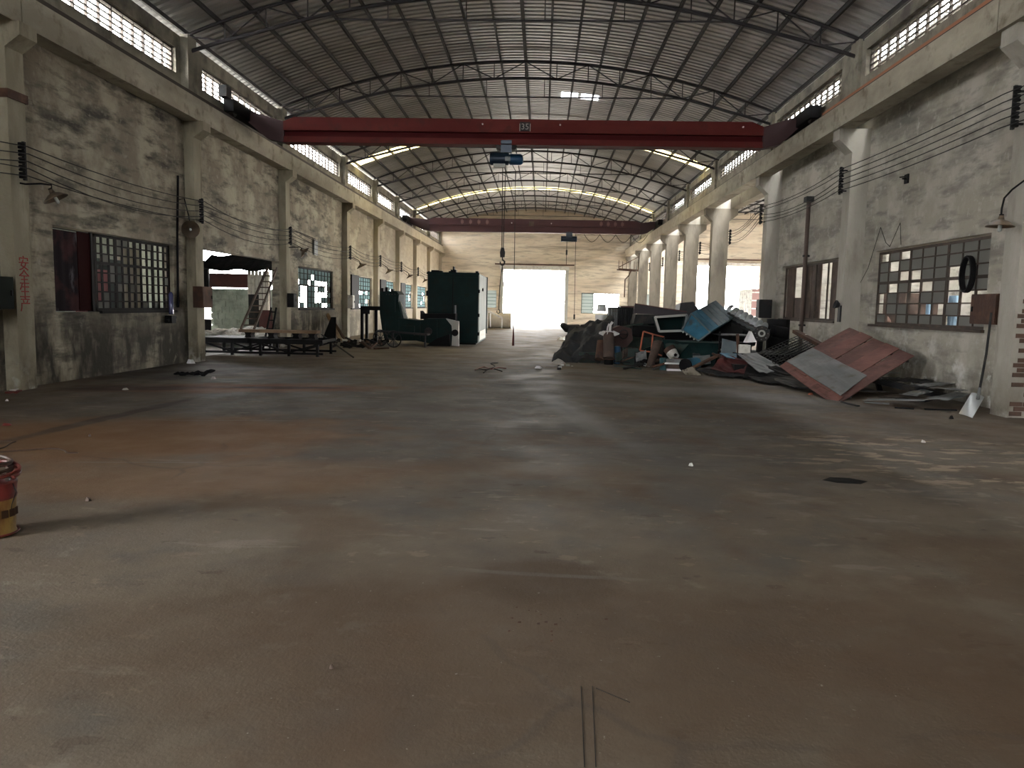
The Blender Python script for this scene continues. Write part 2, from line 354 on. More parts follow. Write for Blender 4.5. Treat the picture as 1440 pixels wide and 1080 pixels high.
    vo = N.new('ShaderNodeTexVoronoi'); vo.feature = 'DISTANCE_TO_EDGE'; vo.inputs['Scale'].default_value = .23; vo.inputs['Randomness'].default_value = .9
    dn = N.new('ShaderNodeTexNoise'); dn.inputs['Scale'].default_value = 1.2; dn.inputs['Detail'].default_value = 5; L.new(pos, dn.inputs['Vector'])
    va = N.new('ShaderNodeVectorMath'); va.operation = 'MULTIPLY_ADD'; va.inputs[1].default_value = (.5,.5,0); L.new(dn.outputs['Color'], va.inputs[0]); L.new(pos, va.inputs[2])
    L.new(va.outputs[0], vo.inputs['Vector']); lay((.08,.07,.06), mul(mul(rng(vo.outputs['Distance'], .006, .001), rng(nz(.5, loc=(7,7,7)), .5, .6)), .4))
    mx = N.new('ShaderNodeMix'); mx.data_type = 'RGBA'; mx.blend_type = 'MULTIPLY'; mx.inputs[0].default_value = 1; L.new(cur[0], mx.inputs[6]); mx.inputs[7].default_value = rgb(.84,.835,.84); cur[0] = mx.outputs[2]
    L.new(cur[0], p.inputs['Base Color'])
    r = rng(nz(1.2, loc=(6,6,6)), .35, .7, .62, .9); L.new(r, p.inputs['Roughness']); p.inputs['Specular IOR Level'].default_value = .28
    bn = N.new('ShaderNodeBump'); bn.inputs['Strength'].default_value = .35; bn.inputs['Distance'].default_value = .012
    a = N.new('ShaderNodeMath'); a.operation = 'ADD'; L.new(nz(9.), a.inputs[0]); L.new(mul(nz(60., det=4), .5), a.inputs[1])
    L.new(a.outputs[0], bn.inputs['Height']); L.new(bn.outputs[0], p.inputs['Normal'])
    return m
mFloor = floor_mat()

# ------------------------------------------------------------------ the hall
YK = {-3: -10.1, -2: -4.5, -1: 5.6, 0: 11.75, 1: 17.95, 2: 24.3, 3: 31.9, 4: 37.85, 5: 43.5, 6: 49.4, 7: 55.4, 8: 61.7}
XL, XR = -8.45, 7.3            # wall faces
CX = -.7; RAD = 21.3
def arc(x, top=9.2, cx=CX): return top-(RAD-math.sqrt(RAD*RAD-(x-cx)**2))

b = MB(); b.box(-8.9, 23.8, -10.3, 62.0, -.3, 0); struct(b.build('floor', mFloor), 'worn grey brown concrete floor of the hall with rust stains', 'floor')
b = MB(); b.box(-90, 110, -90, 170, -.5, -.05); struct(b.build('yard_ground', mGroundOut), 'pale concrete yard seen through the doors', 'ground')

def wall_y(mb, x0, x1, y0, y1, z0, z1, holes):
    """wall slab running along Y with rectangular holes (ya, yb, za, zb)"""
    ys = sorted({y0, y1, *[h[0] for h in holes], *[h[1] for h in holes]})
    for a, c in zip(ys, ys[1:]):
        hs = sorted([(h[2], h[3]) for h in holes if h[0] <= a+1e-6 and h[1] >= c-1e-6]); z = z0
        for p, q in hs:
            if p > z+1e-6: mb.box(x0, x1, a, c, z, p)
            z = q
        if z < z1-1e-6: mb.box(x0, x1, a, c, z, z1)
def wall_x(mb, y0, y1, x0, x1, z0, z1, holes):
    xs = sorted({x0, x1, *[h[0] for h in holes], *[h[1] for h in holes]})
    for a, c in zip(xs, xs[1:]):
        hs = sorted([(h[2], h[3]) for h in holes if h[0] <= a+1e-6 and h[1] >= c-1e-6]); z = z0
        for p, q in hs:
            if p > z+1e-6: mb.box(a, c, y0, y1, z, p)
            z = q
        if z < z1-1e-6: mb.box(a, c, y0, y1, z, z1)

LW = {0: (12.85, 17.1), 2: (26.0, 30.35), 3: (33.2, 37.3), 4: (39.2, 43.1), 5: (44.9, 49.0), 6: (50.9, 54.9), 7: (56.9, 60.9)}
lh = [(a, c, 1.22, 2.72) for a, c in LW.values()]+[(18.5, 24.1, 0, 2.75), (-2.0, 2.0, 0, 3.2)]
clh_l = [(YK[k]+.9, YK[k+1]-.45, 6.62, 7.18) for k in range(-1, 8)]
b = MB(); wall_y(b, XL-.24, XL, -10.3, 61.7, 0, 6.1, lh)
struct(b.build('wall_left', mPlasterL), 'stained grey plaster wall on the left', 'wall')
b = MB(); wall_y(b, XL-.24, XL-.02, -10.3, 61.7, 6.1, 7.5, clh_l)
for k in range(-1, 9):
    b.box(XL-.02, XL+.16, YK[k]-.22, YK[k]+.22, 6.1, 7.55)
struct(b.build('wall_left_upper', mClerestory), 'grimy clerestory wall above the left crane beam', 'wall')
rh = [(12.8, 17.1, 1.23, 2.85), (19.2, 23.55, 1.25, 2.85)]
b = MB(); wall_y(b, XR, XR+.24, -10.3, 24.5, 0, 6.1, rh)
struct(b.build('wall_right', mPlasterR), 'pale mottled plaster wall on the right, ending where the open columns start', 'wall')
clh_r = [(YK[k]+.9, YK[k+1]-.45, 6.67, 7.25) for k in range(-1, 8)]
b = MB(); wall_y(b, 6.97, 7.22, -10.3, 61.7, 6.1, 7.5, clh_r)
for k in range(-1, 9): b.box(6.89, 6.97, YK[k]-.22, YK[k]+.22, 6.1, 7.55)
struct(b.build('wall_right_upper', mClerestory), 'grimy clerestory wall above the right crane beam', 'wall')
# exposed brickwork where the plaster has fallen at the near right column
b = MB(); wall_x(b, 61.7, 61.98, -8.7, 23.7, 0, 7.5, [(-3.2, 1.78, 0, 4.4), (3.15, 6.2, 1.0, 2.65), (-4.6, -3.75, 1.3, 2.7), (7.9, 9.4, 1.0, 2.65), (12.3, 17.3, 0, 5.0)])
for cx in (CX, 15.9):
    n = 24; x0 = cx-8.0; x1 = cx+7.9; pts = [V((x0, 61.7, 7.5))]
    for i in range(n+1):
        x = x0+(x1-x0)*i/n; pts.append(V((x, 61.7, max(7.52, arc(x, 9.25, cx)))))
    pts.append(V((x1, 61.7, 7.5))); b.prism(pts, (0, .28, 0))
struct(b.build('wall_far', mFar), 'cream end wall with streaked paint around the bright doorway', 'wall')
b = MB(); wall_x(b, -10.3, -10.1, -8.7, 23.7, 0, 7.5, []); struct(b.build('wall_near', mPlasterR))
b = MB(); wall_y(b, 23.4, 23.7, -10.3, 61.98, 0, 7.4, [(a, a+4.5, 1.2, 4.2) for a in (-8, -1, 6, 13, 20)]+[(30+i*6.5, 34+i*6.5, 0, 4.2) for i in range(5)]); struct(b.build('wall_aisle', mPlasterR))  # unseen side wall; its far openings are added to brighten the far end

# ceiling: curved corrugated sheets, skylight sheets, purlins
def sheet_mesh(name, x0, x1, cx, m, nseg=34, wid=1.0, nr=4):
    mb = MB(); prof = []
    for r in range(nr):
        y = r/nr*wid; q = wid/nr
        prof += [(y, 0), (y+q*.55, 0), (y+q*.68, .06), (y+q*.87, .06)]
    prof.append((wid+.02, 0)); P = len(prof); vs = []; fs = []
    for i in range(nseg+1):
        x = x0+(x1-x0)*i/nseg; z = arc(x, 9.2, cx)
        for (y, h) in prof: vs.append((x, y, z+h))
    for i in range(nseg):
        for j in range(P-1): fs.append((i*P+j, i*P+j+1, (i+1)*P+j+1, (i+1)*P+j))
    mb.add(vs, fs); me = bpy.data.meshes.new(name); me.from_pydata(mb.v, [], mb.f); me.materials.append(m); return me
ceil = bpy.data.objects.new('ceiling', None); C.objects.link(ceil)
struct(ceil, 'arched corrugated metal roof over the hall', 'ceiling')
meR = sheet_mesh('roof_sheet', -8.82, 7.42, CX, mRoof); meS = sheet_mesh('skylight_sheet', -8.82, 7.42, CX, mSky)
for i in range(73):
    y = -11+i; sky = y in (34, 50)
    o = bpy.data.objects.new('skylight_sheet' if sky else 'roof_sheet', meS if sky else meR); C.objects.link(o); o.parent = ceil; o.location = (0, y, 0)
    if y == 28:
        o.data = sheet_mesh('roof_sheet', -8.82, .5, CX, mRoof, 22)
        for xa, xb, mm_, nn_ in ((.5, 1.1, mPatch, 'skylight_patch'), (1.1, 1.22, mRoof, 'roof_sheet'), (1.22, 1.85, mPatch, 'skylight_patch'), (1.85, 7.42, mRoof, 'roof_sheet')):
            q = bpy.data.objects.new(nn_, sheet_mesh(nn_, xa, xb, CX, mm_, 4 if xb < 3 else 14, 1.0 if mm_ is mRoof else .72)); C.objects.link(q); q.parent = ceil; q.location = (0, y, 0)
            if mm_ is mPatch:
                q2 = bpy.data.objects.new('roof_sheet', sheet_mesh('roof_sheet', xa, xb, CX, mRoof, 4, .28, 1)); C.objects.link(q2); q2.parent = ceil; q2.location = (0, y+.72, 0)
    if sky: o['label'] = 'yellowed translucent roof sheet glowing with daylight'
NP = 21
PX = [CX-7.75+15.5*i/(NP-1) for i in range(NP)]
for i, x in enumerate(PX):
    b = MB(); z = arc(x)-.015
    if i == 10: b.box(x-.045, x+.045, -10.9, 61.7, z-.13, z-.02)
    b.box(x-.03, x+.03, -10.9, 61.7, z-.11, z-.09); b.box(x-.012, x+.012, -10.9, 61.7, z-.09, z-.012); b.box(x-.03, x+.012, -10.9, 61.7, z-.012, z)
    b.build('purlin', mPurlin, ceil)
aisle = bpy.data.objects.new('ceiling_aisle', None); C.objects.link(aisle); struct(aisle, 'second arched roof seen between the open columns', 'ceiling')
meR2 = sheet_mesh('roof_sheet', 8.35, 23.9, 15.9, mRoof, 24, 2.0, 8); meS2 = sheet_mesh('skylight_sheet', 8.35, 23.9, 15.9, mSky, 24, 1.0, 4)
y = -11.0
while y < 62:
    sky = y in (34, 50); o = bpy.data.objects.new('skylight_sheet' if sky else 'roof_sheet', meS2 if sky else meR2); C.objects.link(o); o.parent = aisle; o.location = (0, y, 0)
    y += 1 if sky else 2
    if sky:
        o = bpy.data.objects.new('roof_sheet', sheet_mesh('roof_sheet', 8.35, 23.9, 15.9, mRoof, 24, 1.0, 4)); C.objects.link(o); o.parent = aisle; o.location = (0, y, 0); y += 1
for i in range(0, 19):
    x = 8.8+14.2*i/18; z = arc(x, 9.2, 15.9)-.015; b = MB(); b.box(x-.03, x+.03, 20, 61.7, z-.10, z); b.build('purlin', mPurlin, aisle)

# roof trusses
def truss(k, label, cx=CX, half=7.78, fine=True):
    y = YK[k] if k in YK else k; t = thing('roof_truss', label, 'truss', (cx, y, 7.3))
    ft = lambda x: arc(x, 9.2, cx)-.16
    fb = lambda x: ft(x)-(.50 if abs(x-cx) < 6 else .50-.12*(abs(x-cx)-6)/1.8)
    n = 40; xs = [cx-half+2*half*i/n for i in range(n+1)]
    b = MB(); b.tube([(x, y, ft(x)) for x in xs], .038, 6); b.build('top_chord', mTruss, t)
    b = MB(); b.tube([(x, y, fb(x)) for x in xs], .042, 6); b.build('bottom_chord', mTruss, t)
    b = MB(); b.bar((cx-4.2, y, 7.97), (cx+4.9, y, 7.97), .035, .035); b.build('tie_bar', mTruss, t)
    for xx in (-3, -1.2, .6, 2.4, 3.9):
        x = cx+xx; b = MB(); b.bar((x, y, 7.97), (x, y, fb(x)), .02); b.build('tie_hanger', mTruss, t)
    m = 16; st = 2*half/m
    for i in range(m+1):
        x = cx-half+st*i
        b = MB(); b.bar((x, y, ft(x)), (x, y, fb(x)), .026); b.build('web_post', mTruss, t)
        if i < m:
            x2 = x+st; b = MB()
            if i % 2: b.bar((x, y, fb(x)), (x2, y, ft(x2)), .026)
            else: b.bar((x, y, ft(x)), (x2, y, fb(x2)), .026)
            b.build('web_diagonal', mTruss, t)
    # diagonal knee brace back to the wall posts
    return t
TL = {0: 'arched steel roof truss above the nearest wall columns, out of the top of the photo', 1: 'nearest arched steel roof truss, running along the top edge of the photo',
      2: 'arched steel roof truss just in front of the near red crane', 3: 'first arched roof truss seen beyond the near red crane', 4: 'second arched roof truss beyond the near red crane',
      5: 'third arched roof truss beyond the near red crane', 6: 'fourth arched roof truss beyond the near crane, short of the far skylight strip', 7: 'farthest arched roof truss, closest to the cream end wall'}
for k, l in TL.items(): truss(k, l)
for k in (3, 4, 5, 6, 7): truss(k, 'arched roof truss of the second hall beyond the open columns', 15.9, 7.4)['group'] = 'trusses of the second hall'

# clerestory windows with lattice
def lattice(n, x, y0, y1, z0, z1, side):
    r = bpy.data.objects.new('window_%d' % n, None); C.objects.link(r); r.location = (x, (y0+y1)/2, z0); struct(r)
    b = MB(); t = .03
    b.box(x-t, x+t, y0, y1, z0, z0+.03); b.box(x-t, x+t, y0, y1, z1-.03, z1); b.box(x-t, x+t, y0, y0+.04, z0, z1); b.box(x-t, x+t, y1-.04, y1, z0, z1)
    b.build('window_frame', mSlat, r)
    m = max(6, round((y1-y0)/.42))
    for i in range(1, m):
        y = y0+(y1-y0)*i/m; wd = .022 if i % 3 else .035; b = MB(); b.box(x-t, x+t, y-wd/2, y+wd/2, z0+.02, z1-.02); b.build('mullion', mSlat, r)
    rows = 5
    for j in range(1, rows):
        z = z0+(z1-z0)*j/rows; b = MB(); sx = .035*side
        b.add([(x-sx, y0, z+.016), (x+sx, y0, z-.010), (x+sx, y1, z-.010), (x-sx, y1, z+.016), (x-sx, y0, z+.045), (x+sx, y0, z+.02), (x+sx, y1, z+.02), (x-sx, y1, z+.045)],
              [(0,3,2,1),(4,5,6,7),(0,1,5,4),(1,2,6,5),(2,3,7,6),(3,0,4,7)]); b.build('louvre_slat', mSlat, r)
wn = 20
for h in clh_l: lattice(wn, XL-.13, h[0], h[1], h[2], h[3], 1); wn += 1
for i, h in enumerate(clh_r): lattice(wn, 7.1, h[0], h[1], h[2], h[3], -1); wn += 1

# crane beams and rails
def beam(side, x0, x1, label, kmin=-1, mm=mBeam):
    r = thing('crane_beam', label, 'beam', ((x0+x1)/2, 25, 5.62))
    ks = list(range(-1, 8)); ys = [(-10.1, 5.6)]+[(YK[k], YK[k+1]) for k in ks]
    if kmin > -1: ys = [q for q in ys if q[0] >= YK[kmin]-.1]
    for a, c in ys:
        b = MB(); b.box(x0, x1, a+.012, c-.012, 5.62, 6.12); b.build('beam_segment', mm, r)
    return r
beam(-1, -8.43, -8.07, 'concrete crane runway beam along the left wall')
beam(1, 6.53, 6.92, 'concrete crane runway beam on the right columns')
beam(1, 7.6, 7.98, 'concrete crane beam on the outer side of the open right columns', 2)
for x, l in ((-8.2, 'dark steel crane rail on the left beam'), (6.72, 'dark steel crane rail on the right beam')):
    b = MB(); b.box(x-.03, x+.03, -10, 61.6, 6.14, 6.25); b.box(x-.07, x+.07, -10, 61.6, 6.12, 6.145); solo(b, 'crane_rail', mRail, l, 'rail')
b = MB()
for i in range(13):
    y = 8+i*1.0; b.box(-8.42, -8.36, y-.06, y+.06, 6.12, 6.20+.05*(i % 2)); b.cyl((-8.39, y, 6.12), (-8.39, y, 6.3), .02, n=6)
b.build('anchor_bolts', mRail, bpy.data.objects['crane_rail'], stuff=True)
# orange conductor bar on the right beam
b = MB(); b.bar((6.845, 8, 6.36), (6.845, 19.6, 6.36), .05, .09)
t = thing('conductor_bar', 'orange brown conductor bar running above the near right crane beam', 'rail', (6.86, 13, 6.12))
b.build('bar', mat('orange_conductor', (.34,.13,.06), .6), t)
for y in (12.5, 13.2, 16, 19.4):
    b = MB(); b.box(6.81, 6.87, y-.05, y+.05, 6.12, 6.32); b.build('bracket', mat('yellow_bracket', (.5,.33,.08), .6), t)

# columns
LCOL = {-1: 'left wall column beside the camera, outside the photo', 0: 'nearest left wall column, painted with four red Chinese characters',
  1: 'left wall column between the barred window and the ladder opening', 2: 'left wall column to the right of the ladder opening',
  3: 'left wall column just past the broken window, behind the steel table', 4: 'left wall column directly above the tall hood of the green machine',
  5: 'left wall column in the gap left of the big green cabinet, nearer one', 6: 'left wall column in the gap left of the big green cabinet, farther one',
  7: 'left wall column half hidden by the upper left edge of the green cabinet', 8: 'corner column where the left wall meets the cream end wall'}
cols = {}
for k, l in LCOL.items():
    y = YK[k]; t = thing('concrete_column', l, 'column', (-8.35, y, 0)); cols[('L', k)] = t
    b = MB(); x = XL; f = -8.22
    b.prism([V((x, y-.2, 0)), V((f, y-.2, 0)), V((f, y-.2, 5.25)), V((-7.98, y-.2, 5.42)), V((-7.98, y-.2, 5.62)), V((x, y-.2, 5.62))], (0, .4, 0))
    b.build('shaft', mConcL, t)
RCOL = {-1: 'right wall column beside the camera, outside the photo', 0: 'nearest right wall column at the edge of the photo behind the shovel',
  1: 'right wall column between the two steel windows', 2: 'right wall column where the solid wall ends, above the grey box',
  3: 'nearest free standing column of the open row, behind the blue crate', 4: 'second free standing column of the open row, counted from the blue crate',
  5: 'third free standing column of the open row, counted from the blue crate', 6: 'fourth free standing column of the open row, counted from the blue crate', 7: 'fifth and farthest free standing column, nearest the end wall', 8: 'half column against the end wall closing the open row'}
for k, l in RCOL.items():
    y = YK[k]-(.2 if k == 0 else 0); t = thing('concrete_column', l, 'column', (7.2, y, 0)); cols[('R', k)] = t
    b = MB(); x0 = 6.9; x1 = 7.3 if k < 2 else 7.55
    poly = [V((x0, y-.2, 0)), V((x1, y-.2, 0))]
    if k >= 2: poly += [V((x1, y-.2, 5.1)), V((x1+.35, y-.2, 5.38)), V((x1+.35, y-.2, 5.62))]
    else: poly += [V((x1, y-.2, 5.62))]
    poly += [V((6.6, y-.2, 5.62)), V((6.6, y-.2, 5.38)), V((x0, y-.2, 5.1))]
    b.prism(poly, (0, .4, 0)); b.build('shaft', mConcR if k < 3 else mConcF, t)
    if k >= 2:
        b = MB(); b.box(6.92, 7.58, y-.2, y+.2, 5.62, 6.1); b.build('column_head', mConcR, t)
# painted characters on the first left column (安全生产) running down the inner face
def text_obj(name, txt, size, m, parent, mtx, ext=.002):
    cu = bpy.data.curves.new(name, 'FONT'); cu.body = txt; cu.size = size; cu.extrude = ext; cu.align_x = 'CENTER'; cu.align_y = 'CENTER'; cu.resolution_u = 2
    o = bpy.data.objects.new(name+'_tmp', cu); C.objects.link(o); bpy.context.view_layer.update()
    dg = bpy.context.evaluated_depsgraph_get(); me = bpy.data.meshes.new_from_object(o.evaluated_get(dg)); bpy.data.objects.remove(o)
    me.name = name; off = V((0,0,0)); q = parent
    while q is not None: off += q.location; q = q.parent
    me.transform(Matrix.Translation(-off) @ mtx); me.materials.clear(); me.materials.append(m)
    r = bpy.data.objects.new(name, me); C.objects.link(r); r.parent = parent; return r
RL = Matrix(((0,0,1,0),(1,0,0,0),(0,1,0,0),(0,0,0,1)))          # text facing +X
for i, ch in enumerate('安全生产'):
    text_obj('painted_character', ch, .25, mRedText, cols[('L', 0)], Matrix.Translation((-8.216, YK[0]+.0, 1.99-i*.215)) @ RL)
b = MB(); b.box(-8.45, -8.19, YK[0]-.22, YK[0]+.24, 4.50, 4.63); b.build('bracket', mRust, cols[('L', 0)])
b = MB()
for j in range(26):
    for i in range(3):
        xo = .11*(j % 2)
        b.box(7.3-.012, 7.3, 10.9+i*.235-xo*.5, 11.12+i*.235-xo*.5, .02+j*.068, .075+j*.068)
# (bricks of the broken plaster patch right of the near column)
bw = bpy.data.objects['wall_right']
for j in range(24):
    for i in range(2):
        q = MB(); x0 = 6.93+.01+i*.19+(.06 if j % 2 else 0); x1 = min(x0+.175, 7.3)
        if random.random() < .3: continue
        q.box(x0, x1, 11.335, 11.352, .03+j*.072, .092+j*.072); q.build('brick', mBrick, cols[('R', 0)])

# ------------------------------------------------------------------ side windows
def grid_window(n, x, y0, y1, z0, z1, cols_, rows, m, side, shutter=0, pane=.5, pm=None, each=True, label=None):
    r = bpy.data.objects.new('window_%d' % n, None); C.objects.link(r); r.location = (x, (y0+y1)/2, z0); struct(r, label, 'window' if label else None)
    a = y0+shutter; b = MB(); t = .025
    b.box(x-t, x+t, a, y1, z0, z0+.05); b.box(x-t, x+t, a, y1, z1-.05, z1); b.box(x-t, x+t, a, a+.05, z0, z1); b.box(x-t, x+t, y1-.05, y1, z0, z1)
    b.build('window_frame', m, r)
    for i in range(1, cols_):
        y = a+(y1-a)*i/cols_; wd = .045 if i % 3 == 0 else .02; b = MB(); wd *= (1.5 if each else 2.2); b.box(x-.02, x+.02, y-wd/2, y+wd/2, z0, z1); b.build('mullion', m, r)
    for j in range(1, rows):
        z = z0+(z1-z0)*j/rows; wd = .045 if j == rows-3 else .02; b = MB(); wd *= (1.3 if each else 1.8); b.box(x-.018, x+.018, a, y1, z-wd/2, z+wd/2); b.build('glazing_bar', m, r)
    rnd = random.Random(n)
    pb = MB()
    for i in range(cols_):
        for j in range(rows):
            if rnd.random() > pane*(1.5 if j >= rows-2 else .85): continue
            ya = a+(y1-a)*i/cols_; yb = a+(y1-a)*(i+1)/cols_; za = z0+(z1-z0)*j/rows; zb = z0+(z1-z0)*(j+1)/rows
            if each: q = MB(); q.box(x-.003, x+.003, ya+.01, yb-.01, za+.01, zb-.01); q.build('pane', pm or mPane, r)
            else: pb.box(x-.003, x+.003, ya+.01, yb-.01, za+.01, zb-.01)
    if not each and pb.v: pb.build('panes', pm or mPane, r, stuff=True)
    if shutter:
        q = MB(); q.box(x+.06, x+.17, y0-.1, a-.02, z0-.02, z1+.02); q.build('shutter', mBlack, r)
    q = MB(); q.box(x-.13*side, x+.16*side, y0-.05, y1+.05, z0-.05, z0) if side > 0 else q.box(x-.16, x+.13, y0-.05, y1+.05, z0-.05, z0)
    q.build('window_sill', m, r)
    return r
grid_window(1, XL-.1, 14.2, 17.08, 1.24, 2.70, 12, 8, mBar, 1, pane=.16, label='dark barred steel window with pink boards behind it')
grid_window(2, XL-.1, 26.02, 30.33, 1.24, 2.70, 10, 7, mBar, 1, pane=.62, pm=mPaneC, label='broken steel window past the ladder opening')
for n, k in ((3, 3), (4, 4), (5, 5), (6, 6), (7, 7)):
    grid_window(n, XL-.1, LW[k][0]+.02, LW[k][1]-.02, 1.24, 2.70, 6, 7, mBar, 1, shutter=1.25 if k < 6 else 0, pane=.95, pm=mPaneC, each=False)
grid_window(11, XR+.1, 12.82, 17.08, 1.26, 2.82, 9, 7, mBarR, -1, pane=.62, label='rusty steel window on the right with a hose coil hung in it')
r12 = grid_window(12, XR+.1, 19.22, 23.5, 1.28, 2.82, 5, 1, mBarR, -1, pane=0, label='boarded brown opening between the right columns')
# brown boards in the second right opening
for i in range(6):
    a = 19.3+i*.7
    if i == 1: continue
    b = MB(); b.box(XR+.14, XR+.17, a, a+.66, 1.3, 2.8-(.0 if i != 4 else .9)); b.build('board', mBrown, r12)

# sheet iron leaf on left of the first left window
t = thing('sheet_iron_leaf', 'smeared dark maroon sheet iron leaf closing the near end of the left barred window', 'shutter', (XL-.08, 13.4, 1.24))
b = MB(); b.sheet([(XL-.06,12.87,1.24),(XL-.06,13.62,1.24),(XL-.06,13.62,2.66),(XL-.06,12.87,2.66)], .015, 16, 1, lambda u, v: .0025*math.sin(u*22)); 
b.build('smeared_panel', mat('smeared_grey_panel', (.014,.010,.013), .9, .0, spec=.1, layers=[((.11,.105,.118), 2.2, .56,.66,(1,1,.5)), ((.05,.02,.022), 2., .45,.6)]), t)
b = MB(); b.sheet([(XL-.05,13.62,1.24),(XL-.05,14.0,1.24),(XL-.05,14.0,2.68),(XL-.05,13.62,2.68)], .015); b.build('maroon_panel', mat('dark_maroon_leaf', (.022,.003,.003), .9, spec=.08), t)
b = MB(); b.box(XL-.08, XL-.03, 14.0, 14.05, 1.24, 2.70); b.build('edge_strip', mBlack, t)
# what stands behind the first left window
def panel(name, m, label, cat, x, y0, y1, z0, z1, th=.03, grp=None):
    b = MB(); b.box(x-th/2, x+th/2, y0, y1, z0, z1); return solo(b, name, m, label, cat, grp)
panel('pink_board', mPink, 'upright pink board standing behind the left barred window', 'board', -8.9, 14.15, 15.2, 0, 2.05)
b = MB(); b.box(-9.0, -8.97, 14.55, 14.8, 0, 2.7); b.box(-9.0, -8.97, 15.2, 15.3, 0, 1.9); solo(b, 'pink_strip', mPink, 'tall narrow pink strip behind the upper window bars', 'board')
panel('curtain', mCream, 'pale curtain hanging behind the right end of the left barred window', 'curtain', -9.35, 16.4, 17.3, 1.0, 2.6)
panel('green_board', mGreen2, 'dull green board behind the middle of the left barred window', 'board', -9.2, 15.4, 16.3, 0, 2.3)
# outside lean-to on the left: posts, slab roof, cross walls
t = thing('lean_to_shed', 'dark lean-to shed outside the left wall seen through windows and opening', 'shed', (-12.5, 22, 0))
b = MB(); wall_y(b, -12.95, -12.75, 5, 18.0, 0, 3.85, [(9.5, 10.2, 1.7, 2.3), (16.6, 17.2, 1.5, 2.6)]); b.build('back_wall', mBlock, t)
b = MB(); b.box(-17.2, -12.75, 18.0, 18.15, 0, 3.85); b.build('step_wall', mBlock, t)
b = MB(); b.box(-17.2, -17.0, 18.15, 36.2, 0, 3.85); b.build('back_wall', mBlock, t)
b = MB(); b.box(-12.95, -8.72, 4.85, 5.0, 0, 2.2); b.build('end_wall', mBlock, t)  # unseen wall, kept low so added daylight reaches the pink board
b = MB(); b.box(-13.1, -8.71, 4.8, 18.05, 3.85, 3.95); b.box(-17.3, -8.71, 18.05, 36.3, 3.85, 3.95); b.build('shed_roof', mDark, t)
for x in (-16.9, -12.6): b = MB(); b.box(x-.08, x+.08, 36.05, 36.25, 0, 3.85); b.build('post', mDark, t)
# view through the ladder opening
YB = 36.0
def facing(name, m, label, cat, x0, y0, x1, y1, Y, d=.12, grp=None, zmin=None):
    a = at(x0, y0, Y); c = at(x1, y1, Y); b = MB(); z0 = min(a.z, c.z) if zmin is None else zmin
    b.box(min(a.x, c.x), max(a.x, c.x), Y, Y+d, z0, max(a.z, c.z)); return solo(b, name, m, label, cat, grp)
t = thing('block_wall', 'grey green block wall standing in the yard behind the ladder opening', 'wall', (at(345, 440, YB).x, YB, 0))
a = at(296, 405, YB); c = at(392, 462, YB); zt = a.z
nb = 9; wdt = (c.x-a.x)/nb; hh = zt/7
for j in range(7):
    for i in range(nb+1):
        x0 = a.x+i*wdt-(wdt/2 if j % 2 else 0); x1 = x0+wdt-.02
        x0 = max(x0, a.x); x1 = min(x1, c.x)
        if x1-x0 < .08: continue
        b = MB(); pr = random.random()*.02; b.box(x0, x1, YB-pr, YB+.2, j*hh, (j+1)*hh-.02); b.build('block', mBlock, t)
facing('fascia_board', mMaroon, 'red brown fascia sheet above the yard block wall', 'board', 294, 384, 349, 405, YB+.02)
facing('door_post_wall', mBlack, 'dark shed wall at the left edge of the ladder opening', 'wall', 262, 366, 294, 430, YB-.6)
facing('low_wall', mBlack, 'dark low wall at the left foot of the ladder opening', 'wall', 262, 448, 296, 470, YB-.6, zmin=0)
q = MB(); q.box(c.x*0+at(296,405,YB).x, at(392,462,YB).x, YB+.14, YB+.24, 0, zt-.02); q.build('mortar', mBlock, t)
t = thing('pale_sheeting', 'pale ribbed sheeting hanging right of the block wall', 'sheet', (at(365, 400, YB-1).x, YB-1, 1.4))
for i in range(6):
    xa = 348+i*5.2; a = at(xa, 381, YB-1); c = at(xa+4.7, 414 if i < 3 else 440, YB-1); b = MB(); b.box(a.x, c.x, YB-1-.02*(i % 2), YB-.95, c.z, a.z); b.build('strip', mWhite, t)
b = MB(); b.box(at(348,381,YB-1).x, at(379,381,YB-1).x, YB-.94, YB-.9, 0, 2.7); b.build('backing', mDark, t)
facing('brown_bin', mMaroon, 'dark red panel low behind the ladder', 'board', 364, 436, 384, 468, YB-2, zmin=0)
b = MB(); a = at(292, 355, 30); c = at(392, 379, 30)
b.sheet([(a.x-.1, 29.5, a.z-.68), (c.x+.3, 29.5, c.z-.02), (c.x+.3, 30.6, c.z+.5), (a.x-.1, 30.6, a.z-.05)], .05, 12, 4, lambda u, v: .05*math.sin(u*17+v*3))
solo(b, 'awning', mTarp, 'sagging dark awning hanging outside above the ladder opening', 'awning')
b = MB()
b.sheet([(-14, 24.6, -.02), (-9.0, 24.6, -.02), (-9.0, 34, .03), (-14, 34, .03)], .04, 30, 40, lambda u, v: .16+.22*noise.noise(V((u*14, v*18, 1)))+.05*noise.noise(V((u*50, v*60, 1))))
o = solo(b, 'rubble', mRubble, 'pale rubble strewn on the ground outside the ladder opening', 'rubble'); o['kind'] = 'stuff'

